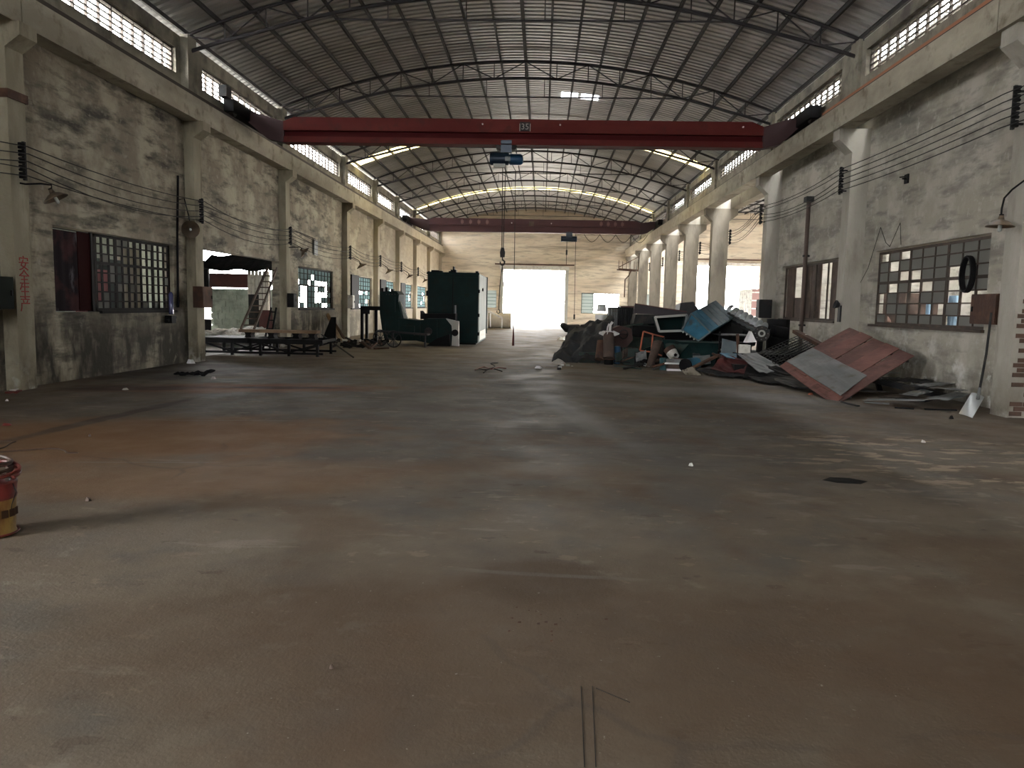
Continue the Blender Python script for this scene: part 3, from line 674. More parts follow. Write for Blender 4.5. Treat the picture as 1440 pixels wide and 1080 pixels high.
# right side: things behind the right window
t = thing('stored_machine', 'brown machine housing behind the right steel window', 'machine', (9.3, 20, 0))
b = MB(); b.box(8.9, 9.7, 19.0, 21.0, 0, 2.0); b.build('housing', mBrown, t); b = MB(); b.cyl((8.8, 20, 1.0), (8.9, 20, 1.0), .45); b.build('cover', mRust, t)
for i, (y0, y1, z1, lb) in enumerate([(14.0, 14.45, 1.85, 'pale blue cloth hanging low behind the right window, nearest'), (14.95, 15.25, 1.8, 'pale blue cloth hanging low behind the right window, farther')]):
    b = MB(); n = 10
    b.sheet([(7.55, y0, 1.05), (7.55, y1, 1.05), (7.55, y1-.12, z1), (7.55, y0+.1, z1)], .02, 12, 6, lambda u, v: .03*math.sin(u*20+v*4)); solo(b, 'hanging_cloth', mBlueRag, lb, 'cloth')
b = MB()
for i in range(4): b.tube([(7.32-.02*i, 13.4+.17*math.cos(q*math.pi/10), 2.2+.30*math.sin(q*math.pi/10)) for q in range(20)], .022, 6, True)
solo(b, 'hose_coil', mBlack, 'brown hose coil hanging in the right steel window', 'hose', smooth=True)
# aisle dividing wall behind the near right windows (dim room)
b = MB(); b.box(12.6, 12.8, -10, 24.4, 0, 5); struct(b.build('wall_store_room', mPlasterR))
b = MB(); b.box(7.54, 12.8, 24.2, 24.4, 0, 5.5); struct(b.build('wall_store_end', mPlasterR))

# end wall fittings
t = bpy.data.objects.new('door_1', None); C.objects.link(t); t.location = (-.7, 61.6, 0); struct(t, 'open far doorway blown out with daylight', 'door')
b = MB(); b.box(-3.5, 2.1, 61.45, 61.68, 4.42, 4.72); b.build('door_lintel', mWhite, t)
b = MB(); b.box(-3.9, 2.5, 61.4, 61.5, 4.78, 4.88); b.build('door_track', mRust, t)
b = MB(); b.box(1.80, 2.05, 61.5, 61.68, 0, 4.42); b.build('door_jamb', mPale, t)
b = MB(); b.box(-3.42, -3.2, 61.5, 61.68, 0, 4.42); b.build('door_jamb', mPale, t)
t = bpy.data.objects.new('door_2', None); C.objects.link(t); t.location = (14.8, 61.6, 0); struct(t, 'open doorway of the second hall behind the free columns', 'door')
b = MB(); b.box(12.1, 17.6, 61.45, 61.68, 5.02, 5.25); b.build('door_lintel', mWhite, t)
b = MB(); b.box(11.8, 17.9, 61.4, 61.5, 5.45, 5.55); b.build('door_track', mRust, t)
t = bpy.data.objects.new('window_8', None); C.objects.link(t); t.location = (4.7, 61.8, 1); struct(t, 'end wall window with one grey glazed leaf', 'window')
b = MB(); b.box(3.15, 3.2, 61.72, 61.8, 1, 2.65); b.box(4.1, 4.15, 61.72, 61.8, 1, 2.65); b.box(3.15, 6.2, 61.72, 61.8, 2.6, 2.65); b.box(3.15, 6.2, 61.72, 61.8, 1, 1.04); b.build('window_frame', mGreen2, t)
b = MB(); b.box(3.2, 4.1, 61.78, 61.79, 1.04, 2.6); b.build('pane', mPane, t)
for j in range(1, 6): b = MB(); z = 1.04+j*.26; b.box(3.2, 4.1, 61.74, 61.78, z-.015, z+.015); b.build('glazing_bar', mGreen2, t)
t = bpy.data.objects.new('window_9', None); C.objects.link(t); t.location = (-4.2, 61.8, 1.3); struct(t)
b = MB(); b.box(-4.6, -3.75, 61.75, 61.8, 1.3, 2.7); b.build('pane', mPane, t)
for j in range(1, 5): b = MB(); z = 1.3+j*.28; b.box(-4.6, -3.75, 61.70, 61.75, z-.02, z+.02); b.build('glazing_bar', mGreen2, t)
t = bpy.data.objects.new('window_10', None); C.objects.link(t); t.location = (8.6, 61.8, 1); struct(t)
b = MB(); b.box(7.9, 8.6, 61.75, 61.8, 1, 2.65); b.build('pane', mPane, t)
# container outside second door
t = thing('shipping_container', 'pale corrugated container standing just inside the second hall doorway', 'container', (17, 57, 0))
a = at(1040, 408, 57).x; c = at(1058, 405, 57).x; e = at(1072, 405, 57).x; zt2 = at(1050, 407, 57).z
b = MB(); b.sheet([(a,57,0),(c,57,0),(c,57,zt2+.05),(a,57,zt2-.1)], .08, 28, 1, lambda u, v: .04*(1 if int(u*28) % 4 < 2 else 0)); b.build('side_panel', mWhite, t)
b = MB(); b.box(c, e+.6, 57, 60, 0, zt2+.05); b.build('body', mat('container_faded_red', (.30,.18,.165), .8), t)
for j in range(5):
    b = MB(); b.box(c, e+.6, 56.94, 57, .4+j*.6, .5+j*.6); b.build('rib', mWhite, t)
# corner platform with steps at the right of the far wall
t = thing('wall_platform', 'rusty steel wall platform with railing by the far right corner', 'platform', (6.2, 50, 4.2))
a = at(870, 378, 50); c = at(897, 380, 50)
b = MB(); b.bar(a, c, .1, .08); b.bar(a+V((0,1.2,0)), c+V((0,1.2,0)), .1, .08); b.build('deck_beam', mRust, t)
for i in range(6):
    p = a.lerp(c, i/5); b = MB(); b.bar(p, p+V((0,0,.55-.05*(i % 2))), .035); b.build('railing_post', mRust, t)
b = MB(); b.bar(a+V((0,0,.1)), c+V((0,0,.85)), .05); b.build('brace', mRust, t)
b = MB(); b.bar(c+V((0,0,-.1)), c+V((.05,0,1.1)), .05); b.build('railing_post', mRust, t)
b = MB(); b.tube([at(888, 380, 50), at(884, 388, 50), at(879, 393, 50), at(878, 418, 50)], .04, 6); b.build('drain_pipe', mRust, t)

# ------------------------------------------------------------------ overhead cranes, hoists and their ropes
mCraneEnd = mat('crane_grimy_end', (.035,.012,.014), .7)
def crane(Y, x0, x1, z0, z1, label, m, stripe, dcol=mWhite):
    r = thing('overhead_crane', label, 'crane', (-.7, Y, z0)); tw = .18; h = z1-z0
    b = MB(); b.prism([V((x0+.3, Y-tw, z1)), V((x1-.3, Y-tw, z1)), V((x1, Y-tw, z1-.12)), V((x1, Y-tw, z0+h*.48)), V((x0, Y-tw, z0+h*.48)), V((x0, Y-tw, z1-.12))], (0, 2*tw, 0)); b.build('box_girder', m, r)
    b = MB(); b.box(x0, x1, Y-.07, Y+.07, z0+h*.24, z0+h*.5); b.build('girder_web', stripe, r)
    b = MB(); b.box(x0, x1, Y-tw+.03, Y+tw-.03, z0+.03, z0+h*.25); b.box(x0, x1, Y-tw-.02, Y+tw+.02, z0, z0+.03); b.build('lower_flange', m, r)
    for s, xa, xr in ((-1, x0, -8.2), (1, x1, 6.72)):
        b = MB(); b.prism([V((xa, Y-.16, z0)), V((xa, Y-.16, z1-.12)), V((xr, Y-.16, 6.66)), V((xr, Y-.16, 6.38)), V((xa+s*.45, Y-.16, z0+.1))], (0, .32, 0)); b.build('girder_end', mCraneEnd, r)
        b = MB(); b.box(xr-.13, xr+.13, Y-1.25, Y+1.25, 6.34, 6.64); b.build('end_carriage', mBlack, r)
        for yy in (Y-1.0, Y+1.0):
            b = MB(); b.cyl((xr-.06, yy, 6.38), (xr+.06, yy, 6.38), .13, n=14); b.build('wheel', mRail, r)
    return r
c1 = crane(21, -7.15, 5.75, 5.80, 6.47, 'near red overhead crane girder spanning the hall', mCrane, mCraneStripe)
b = MB(); b.box(-.72, -.44, 20.80, 20.82, 6.16, 6.40); b.build('number_plate', mDark, c1)
text_obj('crane_number', '|35|', .22, mat('plate_numerals', (.34,.33,.30), .8), c1, Matrix.Translation((-.58, 20.797, 6.27)) @ Matrix(((1,0,0,0),(0,0,-1,0),(0,1,0,0),(0,0,0,1))))
for x in (-1.72, .36, 5.2):
    b = MB(); b.cyl((x, 20.81, 6.33), (x, 20.77, 6.33), .022, n=8); b.build('lamp_dot', mWhitePl, c1)  # white dots standing for small lamps on the girder face
c2 = crane(46, -6.9, 5.7, 5.87, 6.66, 'far dark red overhead crane girder in front of the cream end wall', mCrane2, mCrane2)
b = MB(); b.box(-.92, -.62, 45.79, 45.81, 6.25, 6.52); b.build('number_plate', mBrown, c2)
for x in (-1.95, .42):
    b = MB(); b.cyl((x, 45.8, 6.42), (x, 45.76, 6.42), .04, n=8); b.build('lamp_dot', mWhitePl, c2)
mFade = mat('faded_lettering', (.22,.13,.12), .9)
for i in range(4):
    for x in (-5.0+i*.5, 3.3+i*.42):
        b = MB(); b.box(x, x+.17, 45.805, 45.815, 6.36, 6.54); b.box(x+.05, x+.1, 45.80, 45.81, 6.30, 6.60); b.build('worn_mark', mFade, c2)
# conductor rack near the left end of crane 1
b = MB(); b.box(-8.3, -8.1, 19.4, 19.7, 6.62, 6.9); b.build('collector', mDark, c1)

h = thing('electric_hoist', 'dark blue electric hoist hanging under the near red crane', 'hoist', (-1.05, 21, 5.3))
b = MB(); b.box(-1.22, -.93, 20.8, 21.2, 5.60, 5.92); b.build('trolley', mHoist, h)
for x in (-1.28, -.87):
    b = MB(); b.cyl((x, 20.86, 5.76), (x, 21.14, 5.76), .08, n=12); b.build('trolley_wheel', mDark, h)
b = MB(); b.rings((-1.52, 21, 5.46), (1, 0, 0), [(0, 0), (0, .15), (.03, .17), (.5, .17), (.52, .13), (.55, .13)], 18); b.build('drum', mHoist, h, True)
b = MB(); b.rings((-.99, 21, 5.45), (1, 0, 0), [(0, .11), (.02, .15), (.3, .15), (.36, .11), (.38, .04), (.38, 0)], 18); b.build('motor', mHoistB, h, True)
b = MB(); b.box(-1.1, -.96, 20.82, 20.9, 5.38, 5.5); b.build('control_box', mGrey, h)
b = MB(); b.box(-1.42, -1.1, 20.88, 20.95, 5.22, 5.32); b.build('cable_guide', mPale, h)
b = MB(); b.tube([(-1.17, 21, 5.3), (-1.15, 21, 3.05)], .012, 6); b.build('hoist_rope', mCable, h)
b = MB(); b.tube([(-1.09, 21, 5.3), (-1.11, 21, 3.05)], .012, 6); b.build('hoist_rope', mCable, h)
b = MB(); b.prism([V((-1.19,20.96,2.82)),V((-1.07,20.96,2.82)),V((-1.06,20.96,2.95)),V((-1.09,20.96,3.08)),V((-1.17,20.96,3.08)),V((-1.20,20.96,2.95))], (0,.08,0)); b.build('hook_block', mDark, h)
b = MB(); b.tube([(-1.13+.065*math.sin(a), 21, 2.68-.075*math.cos(a)+.0) for a in [math.pi*.95, math.pi*.6, math.pi*.3, 0, -math.pi*.3, -math.pi*.6]], [.02,.024,.028,.03,.022,.012], 8); b.bar((-1.13, 21, 2.73), (-1.13, 21, 2.86), .03); b.build('hook', mDark, h, True)
t = thing('chain_sling', 'thin chain sling hanging from the near hoist hook', 'chain', (-1.13, 21, 1.2))
for dx in (-.06, .05):
    b = MB(); b.tube([(-1.13, 21, 2.6), (-1.13+dx, 21.02, 2.0), (-1.13+dx*1.4, 21, 1.38)], .012, 5); b.build('chain', mDark, t)
    b = MB(); b.tube([(-1.13+dx*1.4+.045*math.sin(a), 21, 1.33-.06*math.cos(a)) for a in [math.pi, 2.2, 1.2, 0, -1.2, -2.0]], .012, 6); b.build('sling_hook', mDark, t)
t = thing('control_pendant', 'long crane control cable ending in a red handset near the floor', 'pendant', (-.79, 21, .39))
b = MB(); b.tube([(-.93, 21, 5.35), (-.82, 21, 5.15), (-.80, 21, 3), (-.79, 21, .88)], .010, 5); b.build('cable', mCable, t)
b = MB(); b.rings((-.785, 21, .39), (0,0,1), [(0, 0), (0, .035), (.2, .03), (.4, .018), (.5, .01)], 8); b.build('handset', mHoseR, t)
h = thing('electric_hoist', 'small dark electric hoist hanging under the far crane right of the doorway', 'hoist', (1.5, 46, 5.4))
b = MB(); b.box(1.32, 1.7, 45.8, 46.2, 5.62, 5.95); b.build('trolley', mHoist, h)
b = MB(); b.rings((1.02, 46, 5.55), (1,0,0), [(0,0),(0,.17),(.95,.17),(.98,.0)], 14); b.build('drum', mHoist, h)
b = MB(); b.tube([(1.38, 46, 5.5), (1.38, 46, 4.0)], .018, 5); b.build('hoist_rope', mCable, h)
b = MB(); b.box(1.33, 1.43, 45.95, 46.05, 4.6, 4.9); b.build('hook_block', mDark, h)
t = thing('control_pendant', 'thin control cable hanging from the far crane right of the doorway', 'pendant', (1.95, 46, .9))
b = MB(); b.tube([(1.9, 46, 5.87), (1.93, 46, 3), (1.95, 46, 1.0)], .016, 5); b.build('cable', mCable, t)
b = MB(); b.box(1.9, 2.0, 45.95, 46.05, .75, 1.05); b.build('handset', mDark, t)
for i in range(4):
    x0 = 2.4+i*.95; b = MB(); b.tube([(x0+.95*q/8, 46.15, 5.86-.45*math.sin(math.pi*q/8)) for q in range(9)], .018, 5)
    b.build('festoon_cable', mCable, c2)

# ------------------------------------------------------------------ insulator racks and open wires
def rack(x, y, z0, z1, xs, label):
    t = thing('insulator_rack', label, 'insulator', (x, y, z0))
    b = MB(); b.box(x-.02, x+.02, y-.025, y+.025, z0-.03, z1+.03); b.bar((x, y, z0+.05), (xs, y, z0+.05), .03); b.bar((x, y, z1-.05), (xs, y, z1-.05), .03); b.build('rack_bar', mDark, t)
    for i in range(5):
        z = z0+.04+(z1-z0-.08)*i/4
        b = MB(); b.rings((x, y-.05, z), (0, -1, 0) if False else (0,0,1), [(-.045,0),(-.045,.05),(-.02,.055),(0,.035),(.02,.055),(.045,.05),(.045,0)], 10); b.build('insulator', mBlack, t, True)
NM = ['nearest', 'second', 'third', 'fourth', 'fifth', 'sixth', 'seventh', 'eighth']
for k in range(0, 8): rack(-8.13, YK[k], 3.32, 3.85, -8.22, 'black insulator rack on the %s left wall column from the camera' % NM[k])
for k in range(0, 3): rack(6.75, YK[k]-(.2 if k == 0 else 0), 4.22, 4.78, 6.9, 'black insulator rack on the %s right wall column from the camera' % NM[k])
for k in range(3, 8): rack(7.66, YK[k], 4.22, 4.78, 7.55, 'black insulator rack on the outer face of the %s free standing column' % NM[k-3])
WNM = ['lowest', 'second lowest', 'middle', 'second highest', 'highest']
for i in range(5):
    z = 3.36+.45*i/4; pts = []
    ks = [-1]+list(range(0, 8))
    for a, c in zip(ks, ks[1:]):
        for q in range(8):
            u = q/8; pts.append((-8.08+.02*(i % 2), YK[a]+(YK[c]-YK[a])*u, z-(.10+.05*((i*7+a*3) % 4))*4*u*(1-u)))
    pts.append((-8.08, YK[7], z)); b = MB(); b.tube(pts, .009, 5); solo(b, 'overhead_wire', mCable, '%s of the five bare wires along the left wall' % WNM[i], 'wire', 'wires along the left wall')
    z = 4.26+.48*i/4; pts = []
    for a, c in zip(ks, ks[1:]):
        xa = 6.70 if a < 3 else 7.72; xc = 6.70 if c < 3 else 7.72
        for q in range(8):
            u = q/8; pts.append((xa+(xc-xa)*u, YK[a]+(YK[c]-YK[a])*u, z-(.05 if a < 1 else .10+.04*((i*5+a) % 4))*4*u*(1-u)))
    pts.append((7.72, YK[7], z)); b = MB(); b.tube(pts, .009, 5); solo(b, 'overhead_wire', mCable, '%s of the five bare wires along the right side' % WNM[i], 'wire', 'wires along the right side')

# ------------------------------------------------------------------ enamel wall lamps
def lamp(pos, ax, arm, r, label, tube=True):
    pos = V(pos); ax = V(ax).normalized(); t = thing('wall_lamp', label, 'lamp', pos)
    b = MB(); b.tube(arm, .014, 6); b.build('gooseneck', mBlack, t, True)
    b = MB(); b.rings(pos, ax, [(-.10, .03), (-.04, .045), (-.02, r*.5), (.05, r), (.06, r), (-.012, r*.5), (-.03, .03)], 20); b.build('lamp_shade', mEnamel, t, True)
    b = MB(); b.cyl(pos-ax*.12, pos+ax*.02, .03, n=10); b.build('lamp_socket', mBlack, t)
    if tube: b = MB(); b.rings(pos+ax*.0, ax, [(0,.02),(.06,.028),(.12,.028),(.14,0)], 10); b.build('lamp_bulb', mGlassTube, t, True)
p = at(76, 275, 11.9); lamp(p, (.45, .2, -1), [(-8.22, 11.75, 3.25), (-8.15, 11.78, 3.24), (-7.95, 11.85, 3.26), (p.x-.02, 11.88, p.z+.16), (p.x-.04, 11.9, p.z+.08)], .19, 'rusty tilted enamel lamp on the nearest left column, above the barred window')
p = at(268, 322, 17.4); lamp(p, (.45, -1, -.25), [(-8.4, 17.3, 3.75), (-8.3, 17.4, 3.8), (-8.25, 17.5, 3.4), (p.x-.06, 17.55, p.z+.05), (p.x-.03, 17.5, p.z+.02)], .20, 'round enamel lamp facing the camera beside the ladder opening')
p = at(427, 354, 24.6); lamp(p, (.8, .2, -.6), [(-8.22, 24.35, 3.22), (-7.9, 24.5, 3.25), (p.x-.05, 24.6, p.z+.09), (p.x-.07, 24.6, p.z+.07)], .21, 'dark enamel lamp above the broken steel window on the left')
for k, (px, py) in {3: (508, 373), 4: (547, 381), 5: (576, 388), 6: (598, 394)}.items():
    y = YK[k]+.5; p = at(px, py, y); lamp(p, (.5, .1, -.9), [(-8.22, YK[k]+.1, p.z+.25), (p.x-.35, y, p.z+.32), (p.x-.1, y, p.z+.2), (p.x-.04, y, p.z+.08)], .24, 'dark enamel lamp on the %s left column from the camera' % NM[k], tube=False)
p = at(1407, 313, 11.45); lamp(p, (-.05, 0, -1), [(6.9, 11.4, 3.45), (6.75, 11.42, 3.32), (6.66, 11.44, 3.2), (p.x, 11.45, p.z+.2), (p.x, 11.45, p.z+.08)], .19, 'rusty enamel lamp on a bent neck above the right window')

# ------------------------------------------------------------------ switch boxes and wall fittings
def boxthing(name, x0, x1, y0, y1, z0, z1, m, label, face=1):
    t = thing(name, label, 'box', ((x0+x1)/2, (y0+y1)/2, z0)); b = MB(); b.box(x0, x1, y0, y1, z0, z1); b.build('body', m, t)
    fx = x1 if face > 0 else x0; b = MB(); b.box(min(fx, fx+.015*face), max(fx, fx+.015*face), y0+.02, y1-.02, z0+.02, z1-.02); b.build('door', m, t)
    b = MB(); b.box(min(fx+.015*face, fx+.035*face), max(fx+.015*face, fx+.035*face), y1-.09, y1-.06, (z0+z1)/2-.04, (z0+z1)/2+.04); b.build('handle', mBlack, t); return t
boxthing('switch_box', -8.30, -8.10, 10.75, 11.33, 1.29, 1.78, mat('dark_green_box', (.014,.018,.016), .85, spec=.1), 'dark green switch box at the left photo edge beside the painted column')
boxthing('switch_box', -8.22, -8.0, 17.55, 18.1, 1.30, 1.80, mRust, 'rust brown switch box on the left column beside the ladder opening')
boxthing('switch_box', -8.22, -8.02, 24.15, 24.45, 1.30, 1.75, mBlack, 'small black switch box on the left column right of the ladder')
boxthing('switch_box', -8.22, -8.02, 31.75, 32.1, 1.25, 1.80, mWhite, 'white switch box on the left column next to the steel table')
boxthing('switch_box', -8.22, -8.02, 37.7, 38.05, 1.25, 1.90, mWhite, 'white switch box on the left column behind the green hood')
boxthing('switch_box', 7.02, 7.3, 12.0, 12.72, 1.36, 1.84, mRust, 'rusty brown switch box at the lower corner of the right window', -1)
boxthing('switch_box', 6.72, 7.1, 23.75, 24.08, 1.28, 1.85, mDark, 'grey switch box on the right column where the solid wall ends', -1)
t = thing('wall_bracket', 'small dark hook bracket with plate on the right column between the windows', 'bracket', (6.87, 17.8, 1.3))
b = MB(); b.box(6.86, 6.9, 17.76, 17.9, 1.28, 1.66); b.build('plate', mDark, t); b = MB(); b.rings((6.86, 17.83, 1.66), (-1,0,.3), [(0,.05),(.08,.10),(.10,.10),(.05,0)], 12); b.build('cup', mDark, t)
t = thing('riser_pipe', 'brown steel pipe standing against the right wall with a forked top', 'pipe', (7.2, 21.3, 0))
b = MB(); b.cyl((7.2, 21.3, 0), (7.2, 21.3, 4.5), .055, n=12); b.build('pipe', mat('brown_pipe_paint', (.085,.055,.045), .6), t, True)
b = MB(); b.box(7.1, 7.3, 21.18, 21.42, 4.48, 4.62); b.build('fork', mDark, t)
for z in (1.1, 3.0):
    b = MB(); b.box(7.13, 7.3, 21.26, 21.34, z, z+.05); b.build('clip', mDark, t)
b = MB(); b.box(7.27, 7.3, 15.8, 15.95, 4.12, 4.3); b.bar((7.3, 15.87, 4.2), (7.17, 15.8, 4.2), .025); b.bar((7.3, 15.9, 4.26), (7.2, 16.0, 4.26), .02)
solo(b, 'cut_bracket', mBlack, 'small black cut off bracket high in the right wall', 'bracket')
b = MB(); b.tube([(7.29, 18.2, 2.2), (7.28, 17.8, 2.15), (7.28, 17.4, 2.5), (7.28, 16.9, 3.35), (7.28, 16.6, 3.0), (7.28, 16.4, 2.9), (7.28, 16.0, 3.35), (7.28, 15.9, 2.9)], .006, 5)
solo(b, 'loose_wire', mCable, 'loose black wire looping over the left corner of the right window', 'wire')
t = thing('conduit', 'dark cable conduit running down beside the left window to a blue bottle', 'conduit', (XL+.04, 17.2, 1))
b = MB(); b.tube([(XL+.04, 17.35, 4.3), (XL+.05, 17.3, 3.9), (XL+.04, 17.25, 3.0), (XL+.04, 17.2, 1.3)], .028, 6); b.build('pipe', mBlack, t)
t = thing('blue_bottle', 'blue glass oil bottle fixed on the wall under the left window corner', 'bottle', (XL+.1, 16.75, .95))
b = MB(); b.rings((XL+.1, 16.75, 1.15), (0,0,1), [(0,0),(0,.05),(.45,.05),(.5,.02),(.5,0)], 12); b.build('glass', mat('blue_glass', (.06,.07,.18), .2), t, True)
b = MB(); b.box(XL, XL+.16, 16.65, 16.85, .95, 1.12); b.bar((XL+.1, 16.55, 1.0), (XL+.1, 16.95, 1.08), .05); b.build('valve', mBlack, t)
t = thing('hanging_plate', 'small grey plate hung from a wire on the left wall above the window', 'plate', (-8.35, 27.5, 3.0))
b = MB(); b.box(-8.4, -8.36, 27.6, 28.0, 3.2, 3.75); b.build('plate', mGrey, t); b = MB(); b.tube([(-8.38, 24.5, 3.8), (-8.38, 26, 3.85), (-8.38, 27.8, 3.78)], .012, 5); b.build('wire', mCable, t)

# ------------------------------------------------------------------ left floor: trolley bed, ladders, table, machine, cabinet
t = thing('trolley_frame', 'low black steel trolley frame with diagonal bracing in front of the ladder opening', 'trolley', (-7.6, 21, 0))
def P_(x, y, z): return V((x, y, z))
yf, yb_, xa, xb = 20.3, 21.7, -9.5, -5.95
b = MB(); b.box(xa, xb, yf, yf+.08, .33, .46); b.box(xa, xb, yb_-.08, yb_, .33, .46); b.build('side_beam', mBlack, t)
for i in range(8):
    x = xa+.05+(xb-xa-.1)*i/7; b = MB(); b.box(x-.04, x+.04, yf, yb_, .38, .45); b.build('cross_member', mBlack, t)
for i in range(5):
    for yy in (yf+.04, yb_-.04):
        x = xa+.25+(xb-xa-.4)*i/4; b = MB(); b.bar((x, yy, 0.0), (x, yy, .36), .07); b.build('leg', mBlack, t)
        if i < 4:
            x2 = x+(xb-xa-.4)/4; b = MB(); b.bar((x, yy, .33), (x2, yy, .10), .045) if i % 2 == 0 else b.bar((x, yy, .10), (x2, yy, .33), .045); b.build('brace', mBlack, t)
b = MB(); b.box(xa+.2, xb, yf, yf+.07, .05, .11); b.box(xa+.2, xb, yb_-.07, yb_, .05, .11); b.build('lower_rail', mBlack, t)
b = MB(); b.sheet([(xa+.1, yf+.1, .47), (xa+1.5, yf+.1, .47), (xa+1.5, yb_-.1, .47), (xa+.1, yb_-.1, .47)], .012); b.build('deck_plate', mDark, t)
t = thing('timber_plank', 'long brown timber plank lying on black blocks on the trolley frame', 'plank', (-7.3, 20.9, .46))
b = MB(); b.box(-8.45, -6.25, 20.75, 21.15, .61, .69); b.build('plank', mWood, t)
for x in (-8.2, -7.55, -6.85, -6.4):
    b = MB(); b.prism([V((x-.1, 20.8, .46)), V((x+.1, 20.8, .46)), V((x+.07, 20.8, .54)), V((x+.1, 20.8, .61)), V((x-.1, 20.8, .61)), V((x-.07, 20.8, .54))], (0, .3, 0)); b.build('block', mBlack, t)
t = thing('ladder', 'wooden ladder leaning from the trolley up to the opening lintel', 'ladder', (-8.3, 21, .69))
A = V((-8.24, 20.95, .69)); B = V((-8.40, 23.9, 2.78)); A = at(348, 464, 20.95); A.z = .69; B = at(383, 377, 23.4)
sp = V((.15, .10, 0)); n = 10
for s in (-1, 1):
    b = MB(); b.bar(A+sp*s, B+sp*s*.8, .045, .07); b.build('rail', mBrown, t)
for i in range(n):
    q = (i+.6)/n; c = A.lerp(B, q); b = MB(); b.bar(c-sp*(1-.2*q), c+sp*(1-.2*q), .035); b.build('rung', mBrown, t)
t = thing('step_frame', 'short black steel step frame leaning at the foot of the column right of the ladder', 'ladder', (-8.0, 22.8, 0))
A = at(374, 474, 22.6); A.z = .0; B = at(385, 433, 23.6)
for s in (-1, 1): b = MB(); b.bar(A+V((.1*s,0,0)), B+V((.08*s,0,0)), .05); b.build('rail', mBlack, t)
for i in range(5): c = A.lerp(B, (i+.5)/5); b = MB(); b.bar(c-V((.1,0,0)), c+V((.1,0,0)), .04); b.build('rung', mBlack, t)
# planks and scrap against the wall past the window
def stick(name, a, c, wd, m, label, cat, hh=None):
    b = MB(); b.bar(a, c, wd, hh or wd); return solo(b, name, m, label, cat)
stick('leaning_board', at(479, 479, 28.5), at(460, 441, 29.5), .14, mWood, 'worn board leaning on the left wall beside the broken window', 'board', .04)
stick('leaning_board', at(486, 479, 28.9), at(466, 447, 29.8), .10, mRust, 'thin dark board leaning right of the worn board on the left wall', 'board', .04)
b = MB(); p = at(463, 478, 28.3); b.prism([V((p.x-.3, 28.3, 0)), V((p.x+.25, 28.3, 0)), V((p.x+.1, 28.9, .9)), V((p.x-.1, 28.9, .9))], (0, .02, .02)); solo(b, 'dark_plate', mBlack, 'dark triangular plate standing under the broken window', 'plate')
b = MB(); a = fl(452, 484); c = fl(497, 504); b.bar((a.x, a.y, .35), (c.x, c.y, .03), .03); solo(b, 'draw_bar', mBlack, 'thin black draw bar sloping down from the right end of the trolley frame', 'bar')
rnd = random.Random(3)
for i in range(26):
    px = rnd.uniform(468, 548); py = rnd.uniform(482, 492); p = fl(px, py); a = rnd.uniform(0, 3.14); l = rnd.uniform(.15, .6)
    b = MB(); d = V((math.cos(a), math.sin(a)*.6, 0))*l; r_ = rnd.uniform(.02, .05)
    b.bar(p-d/2+V((0,0,r_)), p+d/2+V((0,0,r_+rnd.uniform(0,.18))), r_*2, r_*1.4, )
    if i % 3 == 0: b.sheet([p+V((-.2,-.1,.03)), p+V((.25,-.12,.05)), p+V((.2,.2,.16)), p+V((-.15,.18,.1))], .01, 4, 3, lambda u, v: .04*math.sin(9*u+7*v))
    solo(b, 'scrap_piece', (mBlack, mDark, mRust)[i % 3], 'dark scrap offcut on the floor between the trolley and the cart wheel', 'scrap', 'scrap offcuts left of the green machine')
b = MB(); a = fl(484, 480); b.box(a.x-.5, a.x+.6, a.y, a.y+.25, 0, .08); solo(b, 'pale_board', mWhite, 'pale board lying by the left wall near the steel table', 'board')
t = thing('steel_table', 'tall dark steel table frame left of the green machine', 'table', (-7.0, 30.3, 0))
b = MB(); b.box(-7.28, -6.35, 30.1, 31.0, 1.2, 1.36); b.build('table_top', mBlack, t)
b = MB(); b.box(-7.2, -6.9, 30.08, 30.1, 1.05, 1.2); b.build('drawer', mDark, t)
for x, y in ((-7.22, 30.15), (-6.75, 30.6), (-7.22, 30.95), (-6.4, 30.95)):
    b = MB(); b.bar((x, y, 0), (x, y, 1.22), .11); b.build('leg', mBlack, t)

def poly(px, Y, d, m, name, parent, smooth=False):
    b = MB(); b.prism([at(x, y, Y) for x, y in px], (0, d, 0)); return b.build(name, m, parent, smooth)
t = thing('green_machine', 'big old dark green forging machine with a tall hood, left of the cabinet', 'machine', (-4.6, 27.6, 0))
def clampz(o):
    for v in o.data.vertices:
        if v.co.z+o.parent.location.z < 0: v.co.z = -o.parent.location.z
    return o
clampz(poly([(534,410),(557,409),(561,414),(560,424),(566,449),(568,470),(541,478),(537,462),(534,440)], 27.3, 1.1, mGreen, 'hood', t))
clampz(poly([(541,449),(560,447),(575,449),(590,451),(600,448),(627,448),(640,455),(641,488),(614,485),(585,479),(560,479),(541,476)], 27.2, 1.2, mGreen, 'body', t))
clampz(poly([(600,486),(614,476),(632,470),(633,490),(600,490)], 27.0, 1.4, mBlack, 'base', t))
b = MB(); q = [at(627,448,26.9), at(645,452,26.9), at(645,487,26.9), at(635,486,26.9), at(636,470,26.9), at(635,458,26.9)]; b.prism(q, (0, .2, 0)); clampz(b.build('nose_plate', mPale, t))
p = at(640, 468, 26.9); b = MB(); b.cyl(p+V((0,-.06,0)), p+V((0,.1,0)), .12, n=16); b.build('flange', mBlack, t, True)
clampz(poly([(561,420),(566,430),(574,448),(570,451),(562,447),(557,430)], 27.6, .05, mWhite, 'torn_cover', t))
poly([(591,437),(594,441),(640,441),(640,450),(627,451),(600,449),(591,449)], 27.7, .7, mBlack, 'rear_box', t)
p = at(640, 440, 28.0); b = MB(); b.cyl(p+V((0,0,-.2)), p+V((0,0,.28)), .035); b.build('pin', mGrey, t, True)
b = MB(); p = at(536, 409, 27.5); 
